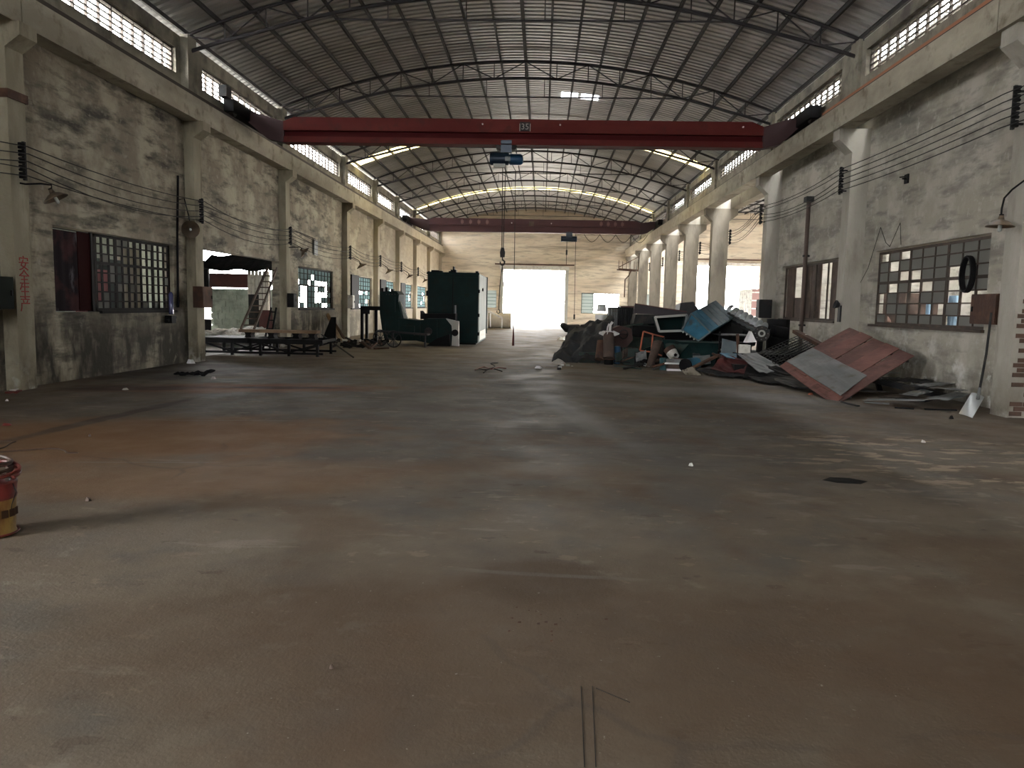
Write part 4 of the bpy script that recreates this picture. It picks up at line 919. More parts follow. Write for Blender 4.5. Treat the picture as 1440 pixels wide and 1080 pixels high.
for dx, hh in ((0, .1), (.15, .14), (.35, .08)): b.box(p.x+dx, p.x+dx+.08, 27.5, 27.8, p.z-.02, p.z+hh)
b.build('hood_brackets', mBlack, t)
t = thing('hand_cart', 'black iron hand cart with a big spoked wheel in front of the green machine', 'cart', (-4.7, 25.4, 0))
def spoked(c, r, ax, parent):
    c = V(c); ax = V(ax).normalized(); x = ax.orthogonal().normalized(); y = ax.cross(x)
    b = MB(); b.tube([c+(x*math.cos(a)+y*math.sin(a))*r for a in [i*math.pi/14 for i in range(28)]], .022, 6, True); w_ = b.build('wheel', mDark, parent, True)
    for i in range(8):
        a = i*math.pi/4; b = MB(); b.bar(c, c+(x*math.cos(a)+y*math.sin(a))*r, .018); b.build('spoke', mDark, w_)
    b = MB(); b.cyl(c-ax*.06, c+ax*.06, .045); b.build('hub', mDark, w_)
wy = 25.4; p = at(553.5, 480, wy); R_w = .27
for cx_, yy in ((p.x, wy), (at(534, 477, wy+.5).x, wy+.6)):
    w0 = thing.__call__ if False else None
    c = V((cx_, yy, R_w+.02)); ax = V((.25, 1, 0)).normalized(); x = ax.orthogonal().normalized(); y = ax.cross(x)
    b = MB(); b.tube([c+(x*math.cos(a)+y*math.sin(a))*R_w for a in [i*math.pi/14 for i in range(28)]], .022, 6, True); b.build('wheel', mDark, t, True)
    for i in range(8):
        a = i*math.pi/4; b = MB(); b.bar(c, c+(x*math.cos(a)+y*math.sin(a))*R_w, .018); b.build('spoke', mDark, t)
    b = MB(); b.cyl(c-ax*.06, c+ax*.06, .045); b.build('hub', mDark, t)
a = at(530, 466, 25.5); c = at(600, 471, 25.7)
b = MB(); b.bar(a, c, .05, .05); b.bar(a+V((0,.6,0)), c+V((0,.6,0)), .05); b.bar(a, a+V((0,.6,0)), .05); b.bar(c, c+V((0,.6,0)), .05); b.build('cart_frame', mDark, t)
b = MB(); b.bar((p.x, wy-.02, R_w), (p.x-.35, wy+.7, R_w), .05); b.bar((p.x-.1, wy+.3, R_w), (p.x-.1, wy+.3, a.z), .06); b.bar((c.x-.1, c.y+.3, 0), (c.x-.1, c.y+.3, c.z), .05); b.build('axle', mDark, t)

# big green cabinet
t = thing('green_cabinet', 'large dark green steel cabinet standing beyond the machine', 'cabinet', (-3.3, 30.4, 0))
x0, x1, y0, y1, H = -4.33, -2.42, 28.5, 32.4, 2.68
b = MB(); b.box(x0, x1, y0, y1, .06, H); b.build('body', mGreen, t)
b = MB(); b.box(x0+.06, x1-.06, y0+.05, y1-.05, 0, .06); b.build('plinth', mBlack, t)
b = MB(); b.box(x1, x1+.03, y0+.10, y1-.1, .1, H-.03); b.build('side_panel', mat('worn_grey_green_panel', (.17,.19,.18), .7, layers=[((.26,.27,.25), 2.5, .5, .65, (1,1,.4))]), t)
b = MB(); b.box(x1, x1+.07, y1-.1, y1+.02, .3, H); b.build('door_edge', mGreen, t)
b = MB(); b.box(x1+.03, x1+.05, y0+.4, y1-.6, .15, .5); b.build('lower_hatch', mWhite, t)
for z in (.35, 1.05, 1.95): b = MB(); b.box(x1+.0, x1+.06, y0-.03, y0+.10, z, z+.12); b.build('hinge', mBlack, t)
b = MB(); b.cyl((x1+.03, 30, 2.1), (x1+.08, 30, 2.1), .06); b.build('knob', mBlack, t)
b = MB(); b.box(x0-.04, x1+.03, y0-.03, y0+.02, H-.06, H+.02); b.build('top_rim', mGreen, t)
b = MB()
for x, ww, hh in ((x0+.12, .28, .09), (x0+.0, .06, .05), (x0+.38, .15, .07), (x0+.85, .2, .12), (x0+.93, .05, .24), (x0+.78, .08, .07), (x1-.12, .1, .08)): b.box(x, x+ww, y0+.05, y0+.4, H, H+hh)
b.build('lifting_lugs', mBlack, t)
for z in (.5, 1.8): b = MB(); b.box(x0-.06, x0, y0+.02, y0+.12, z, z+.2); b.build('hinge', mBlack, t)
b = MB(); b.bar((x0+.0, y0-.01, .9), (x1, y0-.01, .9), .03); b.build('seam', mGreen, t)
# beyond the cabinet
t = thing('concrete_pipe', 'pale concrete pipe with a white ring lying left of the far doorway', 'pipe', (at(697,455,50).x, 50, 0))
p = at(697, 455, 50); b = MB(); b.cyl((p.x-.6, 50.3, .5), (p.x+1.0, 50.3, .5), .5, n=24); b.build('pipe', mBeam, t, True)
b = MB(); b.tube([(p.x-.35, 50.3+.53*math.cos(a), .54+.53*math.sin(a)) for a in [i*math.pi/12 for i in range(24)]], .05, 6, True); b.build('ring', mWhitePl, t, True)
b = MB(); a = at(686, 437, 49); c = at(706, 447, 49); b.bar(a, c, .12, .12); b.bar(a, V((a.x, 49, 0)), .08); b.bar(c, V((c.x, 49, 0)), .08); solo(b, 'white_beam', mWhite, 'white sloping beam on stands left of the far doorway', 'beam')
b = MB(); a = at(601, 420, 44); c = at(606, 434, 44); b.bar(V((a.x, 44, a.z)), V((c.x, 44, c.z)), .12, .04); b.bar(V((c.x, 44, c.z)), V((c.x+.1, 44.1, 0)), .05); solo(b, 'white_batten', mWhitePl, 'white batten propped between the far left windows and the cabinet', 'batten')
b = MB(); a = at(590, 452, 40); b.box(a.x-1.2, a.x+.7, 40, 41.2, 0, .55); solo(b, 'pale_crate', mWhite, 'pale low crate seen in the gap above the green machine', 'crate')

# ------------------------------------------------------------------ right scrap pile
rp = random.Random(11)
def nf(s, a, f=6.): return lambda u, v: a*noise.noise(V((u*f+s, v*f, s*3.1)))+a*.35*noise.noise(V((u*f*3, v*f*3+s, s)))
b = MB(); b.sheet([at(776,508,20.4), at(853,507,20.2), at(864,446,22.0), at(800,462,22.2)], .03, 26, 22, nf(2, .22, 4)); o = solo(b, 'crumpled_tarpaulin', mTarp, 'big dark crumpled sheet draped over the left end of the scrap pile', 'sheet', smooth=True)
b = MB(); a = at(800, 470, 22.4)
b.sheet([at(787,497,21.2), at(803,466,22.4), at(862,444,23), at(862,500,21)], .05, 22, 16, nf(5, .20, 5)); solo(b, 'folded_sheet', mTarp, 'folded dark sheet bulging up behind the crumpled sheet', 'sheet', smooth=True)
b = MB(); p = at(797, 462, 22.3); b.tube([p+V((-.15,0,.12)), p+V((0,.1,.0)), p+V((.3,.3,.0)), V((p.x+.5, 22.8, .5)), V((p.x+.55,22.8,0))], [.07,.12,.14,.2,.2], 9); solo(b, 'rolled_sheet_end', mTarp, 'rolled end of dark sheet sticking up left over the scrap pile', 'sheet', smooth=True)
b = MB(); b.box(at(814,505,20.6).x, at(850,505,20.6).x, 20.5, 21.1, 0, at(830,497,20.6).z+.03); solo(b, 'green_box', mGreen2, 'low dark green box under the front edge of the crumpled sheet', 'box')
t = thing('duct_pipe', 'rusty round duct standing on end with a torn white top, front left of the pile', 'pipe', (at(856,510,20).x, 20, 0))
a = at(856, 509, 20.0); c = at(856, 470, 20.3); a.z = .16; b = MB()
b.rings(a, c-a, [(0, .15), (0, .165), (.1, .155), ((c-a).length, .15), ((c-a).length, .13), (.05, .14), (0, .15)], 20); b.build('duct', mBrown, t, True)
b = MB(); b.tube([a+V((.165*math.cos(q*math.pi/10), .165*math.sin(q*math.pi/10), -.01)) for q in range(20)], .015, 6, True); b.build('rim', mRust, t)
b = MB(); b.cyl((a.x, a.y+.05, 0), (a.x, a.y+.05, .16), .12); b.build('foot', mBlack, t)
b = MB()
for i in range(7):
    q = i*.9; d = V((math.cos(q), math.sin(q)*.6, 0)); p = c+d*.13
    b.add([p, p+d*.16+V((0,0,.03+.03*(i % 3))), p+V((-d.y*.08, d.x*.08, .1)), p+V((0,0,-.06)), p+d*.15+V((0,0,.0)), p+V((-d.y*.08, d.x*.08, .04))], [(0,1,2),(3,5,4),(0,3,4,1),(1,4,5,2),(2,5,3,0)])
b.tube([c+V((.02,0,0)), c+V((.04,.02,.25)), c+V((.09,.0,.33))], .035, 6); b.tube([c+V((-.06,0,0)), c+V((-.03,.02,.2)), c+V((.0,.0,.28))], .02, 6)
b.build('torn_lining', mWhitePl, t)
b = MB(); b.cyl(at(843,505,20.1)*1, at(846,480,20.3), .12, n=14); solo(b, 'pipe_stub', mRust, 'rusty pipe stub leaning just left of the standing duct', 'pipe', smooth=True)
# ribbed transformer like boxes at the back
t = thing('finned_casing', 'grey finned steel casing at the back of the pile under the end window', 'machine', (at(875,460,24).x, 24, 0))
a = at(858, 432, 24); c = at(891, 455, 24)
b = MB(); b.box(a.x, c.x, 24.1, 25, 0, a.z); b.build('casing', mDark, t)
for i in range(13):
    x = a.x+.03+(c.x-a.x-.08)*i/12; b = MB(); b.box(x, x+.03, 23.9, 24.12, c.z-.2, a.z-.05); b.build('fin', mGrey if i < 4 else mDark, t)
b = MB(); b.box((a.x+c.x)/2-.05, c.x+.02, 23.95, 25, a.z, a.z+.05); b.build('lid', mMaroon, t)
b = MB(); p = at(846, 434, 25); b.cyl((p.x, 25, 0), (p.x, 25, p.z-.2), .2); b.cyl((p.x, 25, p.z-.1), (p.x, 25, p.z+.14), .16, .14); solo(b, 'white_red_tin', mWhitePl, 'white tin against the bright end wall window', 'tin')
t = thing('valve_frame', 'dark red machine part with small valve wheel right of the standing duct', 'machine', (at(876,475,21).x, 21, 0))
poly([(862,462),(872,458),(888,462),(890,478),(880,490),(864,488)], 21.0, .5, mat('casting_brown_red', (.045,.018,.015), .7), 'casting', t)
p = at(877, 470, 20.9); b = MB(); b.tube([p+V((.12*math.cos(q*math.pi/8), 0, .12*math.sin(q*math.pi/8))) for q in range(16)], .014, 6, True); b.bar(p-V((.12,0,0)), p+V((.12,0,0)), .02); b.build('valve_wheel', mDark, t)
clampz(poly([(858,490),(892,490),(893,512),(860,512)], 20.6, .8, mDark, 'lower_body', t))
b = MB(); b.box(at(877,512,20.1).x, at(897,512,20.1).x, 20.1, 20.6, 0, at(885,490,20.1).z); solo(b, 'green_tin_box', mGreen2, 'faded green box on the floor right of the standing duct', 'box')
b = MB(); p = at(868, 487, 20.3); b.cyl(V((p.x, 20.3, .0)), V((p.x, 20.3, p.z)), .09); solo(b, 'blue_drum', mHoistB, 'small dark blue drum right behind the duct', 'drum', smooth=True)
# big hopper halves
t = thing('steel_hopper', 'big dark green steel hopper in the middle of the pile', 'hopper', (3.2, 22.5, 0))
b = MB(); b.sheet([at(868,462,22), at(905,452,22.6), at(935,480,21.6), at(880,500,21.2)], .03, 6, 6, nf(3, .05)); b.build('side_sheet', mGreen2, t)
b = MB(); b.sheet([at(882,460,22.4), at(945,444,23), at(962,492,21.6), at(900,505,21)], .03); b.build('side_sheet', mGreen, t)
b = MB(); b.box(2.6, 4.6, 21.8, 23.4, 0, 1.0); b.build('hopper_body', mBlack, t)
b = MB(); b.bar(at(866,463,21.9), at(946,446,22.8), .05); b.build('rim', mGreen2, t)
# long channel boxes on top
t = thing('box_channel', 'long dark brown box channel lying tilted on top of the pile', 'channel', (at(930,435,22).x, 22.6, 1.2))
b = MB(); b.prism([at(893,427,22.4), at(966,439,22.0), at(962,444,22.0), at(891,441,22.4)], (.05, .5, 0)); b.build('channel', mat('dark_brown_channel', (.028,.022,.028), .7), t)
b = MB(); b.bar(at(893,427,22.39), at(966,438.5,21.99), .03); b.build('lip', mMaroon, t)
b = MB(); b.prism([at(894,442,22.3), at(950,443,22.3), at(944,452,22.3), at(890,458,22.3)], (0,.8,0)); solo(b, 'dark_slab', mDark, 'dark slab of scrap carrying the long box channel', 'scrap')
b = MB(); b.prism([at(957,426,23.5), at(975,424,23.5), at(983,436,23.5), at(975,448,23.5), at(955,440,23.5)], (0,.8,-.05)); o = solo(b, 'dark_hood', mTarp, 'dark bent hood behind the upper left of the blue crate', 'hood')
b = MB(); b.box(o.location.x-.3, o.location.x+.3, 23.6, 24.2, 0, o.location.z+.1); solo(b, 'steel_block', mDark, 'dark steel block under the bent hood at the back of the pile', 'block')
t = thing('open_tray', 'dark open steel tray with a pale worn rim left of the blue crate', 'tray', (at(942,455,20.6).x, 20.9, .9))
P4 = [at(921,446,20.8), at(966,443,20.8), at(962,465,20.6), at(927,466,20.6)]
for i in range(4): b = MB(); b.bar(P4[i], P4[(i+1) % 4], .06, .07, (0,1,0)); b.build('rim', mPale if i != 1 else mGrey, t)
b = MB(); b.prism([q+V((0,.45,0)) for q in P4], (0,.04,0)); b.build('tray_back', mGreen, t)
for i in range(4): q = P4[i]; r_ = P4[(i+1) % 4]; b = MB(); b.add([q, r_, r_+V((0,.45,0)), q+V((0,.45,0)), q+V((.01,0,.01)), r_+V((.01,0,.01)), r_+V((.01,.45,.01)), q+V((.01,.45,.01))], [(0,1,2,3),(7,6,5,4),(0,4,5,1),(1,5,6,2),(2,6,7,3),(3,7,4,0)]); b.build('tray_side', mGreen, t)
# orange red frame and brown curved sheet
t = thing('angle_iron_rack', 'rusty orange red angle iron frame leaning at the front of the pile', 'frame', (at(915,490,19.4).x, 19.4, 0))
pts = [at(905,466,19.6), at(918,470,19.55), at(934,474,19.5), at(931,500,19.3), at(916,495,19.4), at(900,493,19.4)]
for i, j in ((0,1),(1,2),(2,3),(1,4),(0,5),(5,4),(4,3)): b = MB(); b.bar(pts[i], pts[j], .035); b.build('frame_bar', mOrange if (i, j) != (2,3) else mDark, t)
for i in (3, 5): b = MB(); b.bar(pts[i], V((pts[i].x, pts[i].y, 0)), .03); b.build('frame_foot', mDark, t)
b = MB(); b.sheet([at(908,516,19.1), at(919,517,19.1), at(931,480,19.4), at(918,480,19.4)], .02, 8, 10, lambda u, v: .07*math.sin(u*3.1)+.12*math.sin(v*3.1)); solo(b, 'curved_sheet', mBrown, 'brown curved sheet standing in front of the red frame', 'sheet', smooth=True)
b = MB(); b.box(at(894,512,19.8).x, at(910,512,19.8).x, 19.8, 20.3, 0, at(900,496,19.8).z); solo(b, 'dark_casing', mBlack, 'black casing on the floor behind the brown curved sheet', 'casing')
b = MB(); p = at(905, 509, 19.7); b.rings(V((p.x, 19.6, .06)), (1,-.4,-.3), [(0,0),(0,.04),(.15,.05),(.15,0)], 10); solo(b, 'bright_tin', mGalv, 'small shiny tin in front of the black casing', 'tin')
# blue crate with slatted lid
t = thing('blue_crate', 'tilted blue crate with grey slatted lid on top of the pile', 'crate', (4.0, 19, .75))
a, c2_, c3_, c4_ = at(959,464,18.7), at(972,441,19.0), at(999,467,18.5), at(982,479,18.4)
ev = V((.90, 1.40, .34))
b = MB(); b.prism([a, c2_, c3_, c4_], ev); b.build('crate_body', mBlue, t)
nrm = (c3_-c2_).cross(ev).normalized(); nrm = nrm if nrm.z > 0 else -nrm
for i in range(6):
    s0 = ev*(i/6); s1 = ev*((i+.93)/6); b = MB(); b.prism([c2_+s0, c3_+s0, c3_+s1, c2_+s1], nrm*.025); b.build('board', mBlueGrey if i > 1 else mBlue, t)
for (p, q) in ((a, c2_), (c2_, c3_), (c3_, c4_), (c4_, a)):
    b = MB(); b.bar(p+V((0,-.01,0)), q+V((0,-.01,0)), .035, .03); b.build('edge_trim', mBlueGrey, t)
for i in range(4):
    p = a.lerp(c4_, .15+.22*i); b = MB(); b.cyl(p+V((-.03,-.02,0)), p+V((-.04,-.05,-.02)), .018, n=8); b.build('catch', mWhite, t)
b = MB(); q = [at(998,467,19.3), at(1030,447,20.4), at(1066,470,20.4), at(1062,486,20.2), at(985,481,19.3)]; b.prism(q, (0,.7,-.1)); solo(b, 'dark_cabinet', mBlack, 'black steel cabinet under the right side of the blue crate', 'cabinet')
# support block below the crate: dark green trough
t = thing('green_trough', 'long dark green steel trough under the blue crate', 'trough', (3.9, 18.9, 0))
b = MB(); b.sheet([at(932,479,19.3), at(1012,481,18.9), at(1005,515,18.4), at(940,510,18.9)], .03, 10, 3, nf(4, .02)); b.build('front_sheet', mGreen, t)
b = MB(); b.bar(at(930,479,19.3), at(1014,482,18.8), .03); b.build('rim', mGreen2, t)
p = at(932,479,19.4); q = at(1012,481,19.4); b = MB(); b.box(p.x, q.x, 19.4, 20.6, 0, p.z-.02); b.build('trough_body', mBlack, t)
b = MB(); b.sheet([at(935,480,19.28), at(972,481,19.1), at(955,500,18.8), at(938,500,18.9)], .02); b.build('patch', mGreen2, t)
# paint bucket, boxes, barrel
t = thing('paint_bucket', 'white paint bucket with rusty red top tipped over at the front of the pile', 'bucket', (at(946,500,18.7).x, 18.7, .3))
a = at(949, 503, 18.7); c = at(941, 490, 18.85); d = (c-a).normalized(); L_ = (c-a).length
b = MB(); b.rings(a, d, [(0,0),(0,.12),(L_*.6,.14)], 18); b.build('bucket_wall', mWhite, t, True)
b = MB(); b.rings(a+d*L_*.6, d, [(0,.142),(L_*.4,.15),(L_*.4,.13),(0,.12)], 18); b.build('red_band', mRust, t, True)
b = MB(); b.cyl(a+V((.0,-.125,.06))+d*.02, a+V((.0,-.135,.06))+d*.02, .045, n=5); b.build('black_emblem', mBlack, t)
b = MB(); b.box(at(933,512,18.6).x, at(957,512,18.6).x, 18.6, 18.9, .12, at(945,505,18.6).z); solo(b, 'grey_carton', mGrey, 'grey carton under the tipped paint bucket', 'carton')
t = thing('wooden_box', 'brown wooden box with white edge on the floor under the paint bucket', 'box', (at(947,518,18.5).x, 18.5, 0))
a = at(939, 512, 18.45); c = at(957, 521, 18.45); b = MB(); b.box(a.x, c.x, 18.45, 18.8, .0, a.z); b.build('drawer_body', mBrown, t)
b = MB(); b.box(a.x-.02, c.x+.02, 18.42, 18.47, 0, .05); b.box(a.x-.08, c.x+.02, 18.42, 18.8, a.z, a.z+.03); b.build('white_edge', mWhitePl, t)
b = MB(); a = at(928, 503, 18.7); c = at(937, 521, 18.5); b.box(a.x, c.x, 18.6, 18.75, 0, a.z); solo(b, 'teal_can', mat('teal_paint', (.02,.09,.11), .6), 'narrow teal can left of the brown drawer box', 'can')
t = thing('blue_drum_tipped', 'blue drum lying tipped with its dark open end to the left', 'drum', (at(970,513,18.2).x, 18.2, 0))
a = at(964, 514, 18.1); c = at(979, 508, 18.5); a.z = max(a.z, .16); c.z = a.z+.03; d = (c-a).normalized()
b = MB(); b.rings(a, d, [(0,.15),(.0,.16),((c-a).length,.15),((c-a).length,0)], 20); b.rings(a, d, [(.01,.145),(.25,.14),(.25,0)], 20); b.build('drum_wall', mBlue, t, True)
b = MB(); b.rings(a, d, [(-.02,.10),(-.02,.165),(.02,.165),(.02,.13)], 20); b.rings(a, d, [(.04,.14),(.04,0)], 20); b.build('drum_rim', mBlack, t, True)
b = MB(); a = at(957, 504, 18.9); b.box(a.x, a.x+.2, 18.7, 19.0, 0, a.z); solo(b, 'blue_tin', mBlue, 'small blue tin behind the tipped drum', 'tin')
# rusty angle beams leaning
stick('rusty_beam', at(964,524,17.6)+V((0,0,.03)), at(1011,499,18.2), .10, mRust, 'rusty angle iron leaning on the red sheets at the front of the pile', 'beam', .05)
stick('rusty_beam', at(1002,497,18.25), at(1022,506,18.0), .07, mRust, 'short rusty bar crossing the top of the leaning angle iron', 'beam', .04)
stick('steel_post', V((at(1041,508,17.9).x, 17.9, .0)), at(1037,470,18.1), .06, mRust, 'thin upright rusty post left of the white carton', 'post')
# stack of dark racks behind
t = thing('shelf_rack', 'dark steel shelf rack lying below the auger', 'rack', (4.9, 19.0, 0))
for j in range(5):
    z0 = .12+j*.19; b = MB(); b.box(4.35, 5.15, 18.7, 19.5, z0, z0+.025); b.build('shelf', mDark if j % 2 else mGrey, t)
for x, y in ((4.37,18.72),(5.13,18.72),(4.37,19.48),(5.13,19.48)): b = MB(); b.bar((x,y,0), (x,y,.98), .04); b.build('post', mBlack, t)
b = MB(); b.box(4.38, 5.1, 19.2, 19.45, .0, .9); b.build('back_panel', mBlack, t)
b = MB(); b.prism([at(1016,476,18.3), at(1036,481,18.3), at(1036,497,18.3), at(1014,503,18.3)], (0,.05,0)); o = solo(b, 'steel_sheet', mBlueGrey, 'small grey blue sheet hanging at the front of the shelf rack', 'panel')
b = MB(); b.sheet([at(1012,497,17.6), at(1036,498,17.6), at(1036,505,17.3), at(1022,503,17.2)], .015); solo(b, 'blue_sheet', mBlue, 'small bright blue sheet lying on the dark red sheets', 'sheet')
# auger
t = thing('screw_auger', 'shiny galvanised screw auger with flanged end and motor above the pile', 'auger', (5.4, 19.4, .7))
a = at(1080, 466, 18.9); c = at(1026, 437, 20.2); d = (c-a).normalized(); L_ = (c-a).length; x = d.orthogonal().normalized(); y = d.cross(x)
b = MB(); b.cyl(a, c, .055, n=12); b.build('shaft', mGalv, t, True)
nt_ = 8; per = 16; vs = []; fs = []
for i in range(nt_*per+1):
    q = 2*math.pi*i/per; p = a+d*(L_*i/(nt_*per)); u = x*math.cos(q)+y*math.sin(q)
    vs += [p+u*.05, p+u*.175, p+u*.05+d*.012, p+u*.175+d*.012]
for i in range(nt_*per):
    k = i*4; fs += [(k, k+1, k+5, k+4), (k+3, k+2, k+6, k+7), (k+1, k+3, k+7, k+5)]
b = MB(); b.add(vs, fs); b.build('flighting', mGalv, t, True)
b = MB(); b.sheet([a-y*.19-x*.18, c-y*.19-x*.18, c+y*.19-x*.18, a+y*.19-x*.18], .012, 1, 6, lambda u, v: -.12*math.sin(v*math.pi)) ; b.build('trough', mDark, t)
e = a-d*.05; fx = V((-.25,-1,.05)).normalized()
b = MB(); p = at(1071, 469, 18.5); b.rings(p, fx, [(0,0),(0,.19),(.04,.19),(.04,.10),(.08,.10),(.08,.06),(.03,.06),(.03,0)], 24); b.build('flange', mDark, t, True)
b = MB(); b.rings(p, fx, [(.075,.045),(.09,.045),(.09,.085),(.075,.085)], 20); b.build('flange_ring', mPale, t, True)
for i in range(8): q = i*math.pi/4; u = fx.orthogonal().normalized(); w_ = fx.cross(u); pp = p+fx*.05+(u*math.cos(q)+w_*math.sin(q))*.145; b = MB(); b.cyl(pp-fx*.01, pp+fx*.02, .014, n=6); b.build('bolt', mGrey, t)
b = MB(); b.rings(p-fx*.01, -fx, [(0,.19),(.3,.2),(.32,.12),(.6,.12),(.6,0)], 20); b.build('gearbox', mDark, t, True)
b = MB(); q = at(1090, 466, 18.9); b.rings(q, (1,.3,-.15), [(-.1,0),(-.1,.14),(.3,.15),(.33,.1),(.33,0)], 16); b.build('motor', mBlack, t, True)
b = MB(); b.bar(p+V((0,.1,-.15)), V((p.x, 18.7, 0)), .12); b.build('stand', mBlack, t); b = MB(); b.bar(c, V((c.x, c.y, 0)), .10); b.build('stand', mBlack, t)
b = MB(); p = at(1094, 462, 20.5); b.rings(V((p.x, 20.5, 0)), (0,0,1), [(0,0),(0,.3),(p.z+.25,.3),(p.z+.25,.27),(.4,.27),(.4,0)], 20); solo(b, 'dark_barrel', mBlack, 'dark barrel at the foot of the right column behind the auger motor', 'barrel', smooth=True)
b = MB(); p = at(1055, 484, 18.2); b.prism([at(1049,482,18.0), at(1057,466,18.2), at(1064,481,18.0)], (0,.25,0)); solo(b, 'white_funnel', mWhitePl, 'bright white folded sheet standing below the auger flange', 'sheet')
t = thing('white_carton', 'small white printed carton below the white folded sheet', 'carton', (at(1048,493,17.9).x, 17.9, 0))
a = at(1040, 485, 17.9); c = at(1055, 498, 17.9); b = MB(); b.box(a.x, c.x, 17.9, 18.2, c.z, a.z); b.build('carton', mWhite, t)
b = MB(); b.box(a.x-.02, c.x+.1, 17.95, 18.3, 0, c.z); b.build('dark_base', mBlack, t)
# sheets in front
specs = [
 ([(1016,500,17.6),(1060,508,17.0),(1062,528,16.6),(1000,520,17.2)], mMaroon, 'dark maroon sheet under the small blue sheet', .02),
 ([(1037,499,17.3),(1064,497,17.4),(1110,523,16.4),(1068,524,16.2)], mGrey, 'grey worn sheet sloping under the wire mesh stack', .015),
 ([(975,520,17.6),(1012,514,17.7),(1060,530,16.6),(1012,529,16.8)], mDark, 'dark flat sheet on the floor under the rusty angle iron', .02),
 ([(1045,526,16.8),(1110,525,16.2),(1125,540,15.3),(1066,538,15.6)], mBlack, 'black bent sheet at the floor left of the big rusty plate', .02),
 ([(1085,534,15.9),(1120,528,15.6),(1172,548,14.2),(1118,546,14.4)], mDark, 'dark thin sheet lying against the tip of the big rusty plate', .02),
 ([(1052,512,17.0),(1105,518,16.4),(1115,534,15.8),(1045,534,16.4)], mBlack, 'black plate beneath the grey worn sheet', .03)]
for i, (cs, m, lb, th) in enumerate(specs):
    b = MB(); q = [at(*k) for k in cs]; q = [V((p.x, p.y, max(p.z, .04))) for p in q]; b.sheet(q, th, 8, 6, nf(i+7, .04)); solo(b, 'scrap_sheet', m, lb, 'sheet')
b = MB(); b.box(4.3, 6.3, 16.9, 18.2, 0, .30); b.box(4.6, 6.6, 17.6, 19.5, 0, .5); solo(b, 'scrap_core', mBlack, 'dark jumbled scrap filling under the mesh stack', 'scrap')
for i, (x0_, y0_, x1_, y1_, lb) in enumerate([(963,514,984,522,'pale torn cloth on the floor beside the tipped blue drum'), (996,512,1012,519,'beige crumpled cloth in front of the maroon sheet'), (1010,516,1030,528,'dirty beige sack at the front of the maroon sheets')]):
    b = MB(); Y_ = 17.5; a = at(x0_, y1_, Y_); c = at(x1_, y1_, Y_); hh = at(x0_, y0_, Y_).z-max(a.z, 0)
    b.sheet([(a.x,Y_-.15,.03),(c.x,Y_-.15,.03),(c.x,Y_+.35,.08),(a.x,Y_+.35,.08)], .03, 10, 8, lambda u, v, h_=hh: h_*.8*math.sin(u*3.1)*math.sin(v*3.1)+.05*noise.noise(V((u*8, v*8, i)))); solo(b, 'torn_cloth', mBrown if i else mBeam, lb, 'cloth', smooth=True)
# wire mesh stack
t = thing('wire_mesh_stack', 'stack of dark wire mesh panels left of the big rusty plate', 'mesh', (5.6, 17.4, .5))
for L2 in range(3):
    o_ = V((.05*L2, .08*L2, -.13*L2)); A_, B_, C_, D_ = at(1066,497,17.6)+o_, at(1122,473,18.8)+o_, at(1146,487,17.4)+o_, at(1090,512,16.7)+o_
    for i in range(13):
        q = i/12; b = MB(); b.bar(A_.lerp(B_, q), D_.lerp(C_, q), .012); b.build('wire', mDark, t)
    for i in range(8):
        q = i/7; b = MB(); b.bar(A_.lerp(D_, q)+V((0,0,.012)), B_.lerp(C_, q)+V((0,0,.012)), .014); b.build('wire', mDark, t)
# timbers behind the plate
stick('red_timber', at(1118,466,18.6), at(1163,490,16.6), .13, mRust, 'rust red timber lying behind the left top corner of the big plate', 'timber', .08)
stick('pale_batten', at(1133,471,18.0), at(1153,485,17.2), .05, mCream, 'short cream batten on the red timber behind the big plate', 'batten', .03)
# big rusty plate
mRedPlate2 = mat('red_rusted_plate_darker', (.10,.044,.038), .75, .1, layers=[((.15,.068,.055), 2.5, .45,.62), ((.07,.03,.026), 3.2, .54,.7)], bump=.2)
t = thing('rusty_plate', 'big red rusted plate of joined strips propped towards the right wall', 'plate', (5.14, 12.9, 0))
A = V((5.14, 12.92, .015)); Rr = V((6.84, 14.1, .74)); Ll = at(1103, 511, 15.3); T = at(1184, 463, 16.5); T = Rr+Ll-A
nn = (Rr-A).cross(Ll-A).normalized()
for i in range(5):
    u0, u1 = i/5, (i+.97)/5
    c_ = [A.lerp(Ll, u0), Rr.lerp(T, u0), Rr.lerp(T, u1), A.lerp(Ll, u1)]
    b = MB(); b.sheet([p+nn*.014*(i % 2) for p in c_], .014, 10, 2, nf(i+20, .012, 3)); b.build('strip', mRedPlate if i % 2 else mRedPlate2, t)
for u in (.1, .5, .9): b = MB(); b.bar(A.lerp(Rr, u)-nn*.03, Ll.lerp(T, u)-nn*.03, .04); b.build('stiffener', mDark, t)
def pl(u, v, h=0): return A+(Rr-A)*u+(Ll-A)*v+nn*h
b = MB(); b.sheet([pl(.02,.06,.03), pl(.42,.10,.03), pl(.40,.97,.03), pl(.03,1.0,.03)], .01, 14, 12, nf(31, .015, 3)); solo(b, 'grey_cover_sheet', mGrey, 'bent grey steel sheet lying on the near side of the big rusty plate', 'sheet')
b = MB(); b.sheet([pl(-.10,.03,-.02), pl(.03,.03,.012), pl(.03,1.0,.012), pl(-.06,1.02,-.02)], .012, 4, 10, nf(33, .015, 3)); solo(b, 'rust_edge_strip', mRedPlate, 'long rusted folded strip along the left lower edge of the big plate', 'strip')
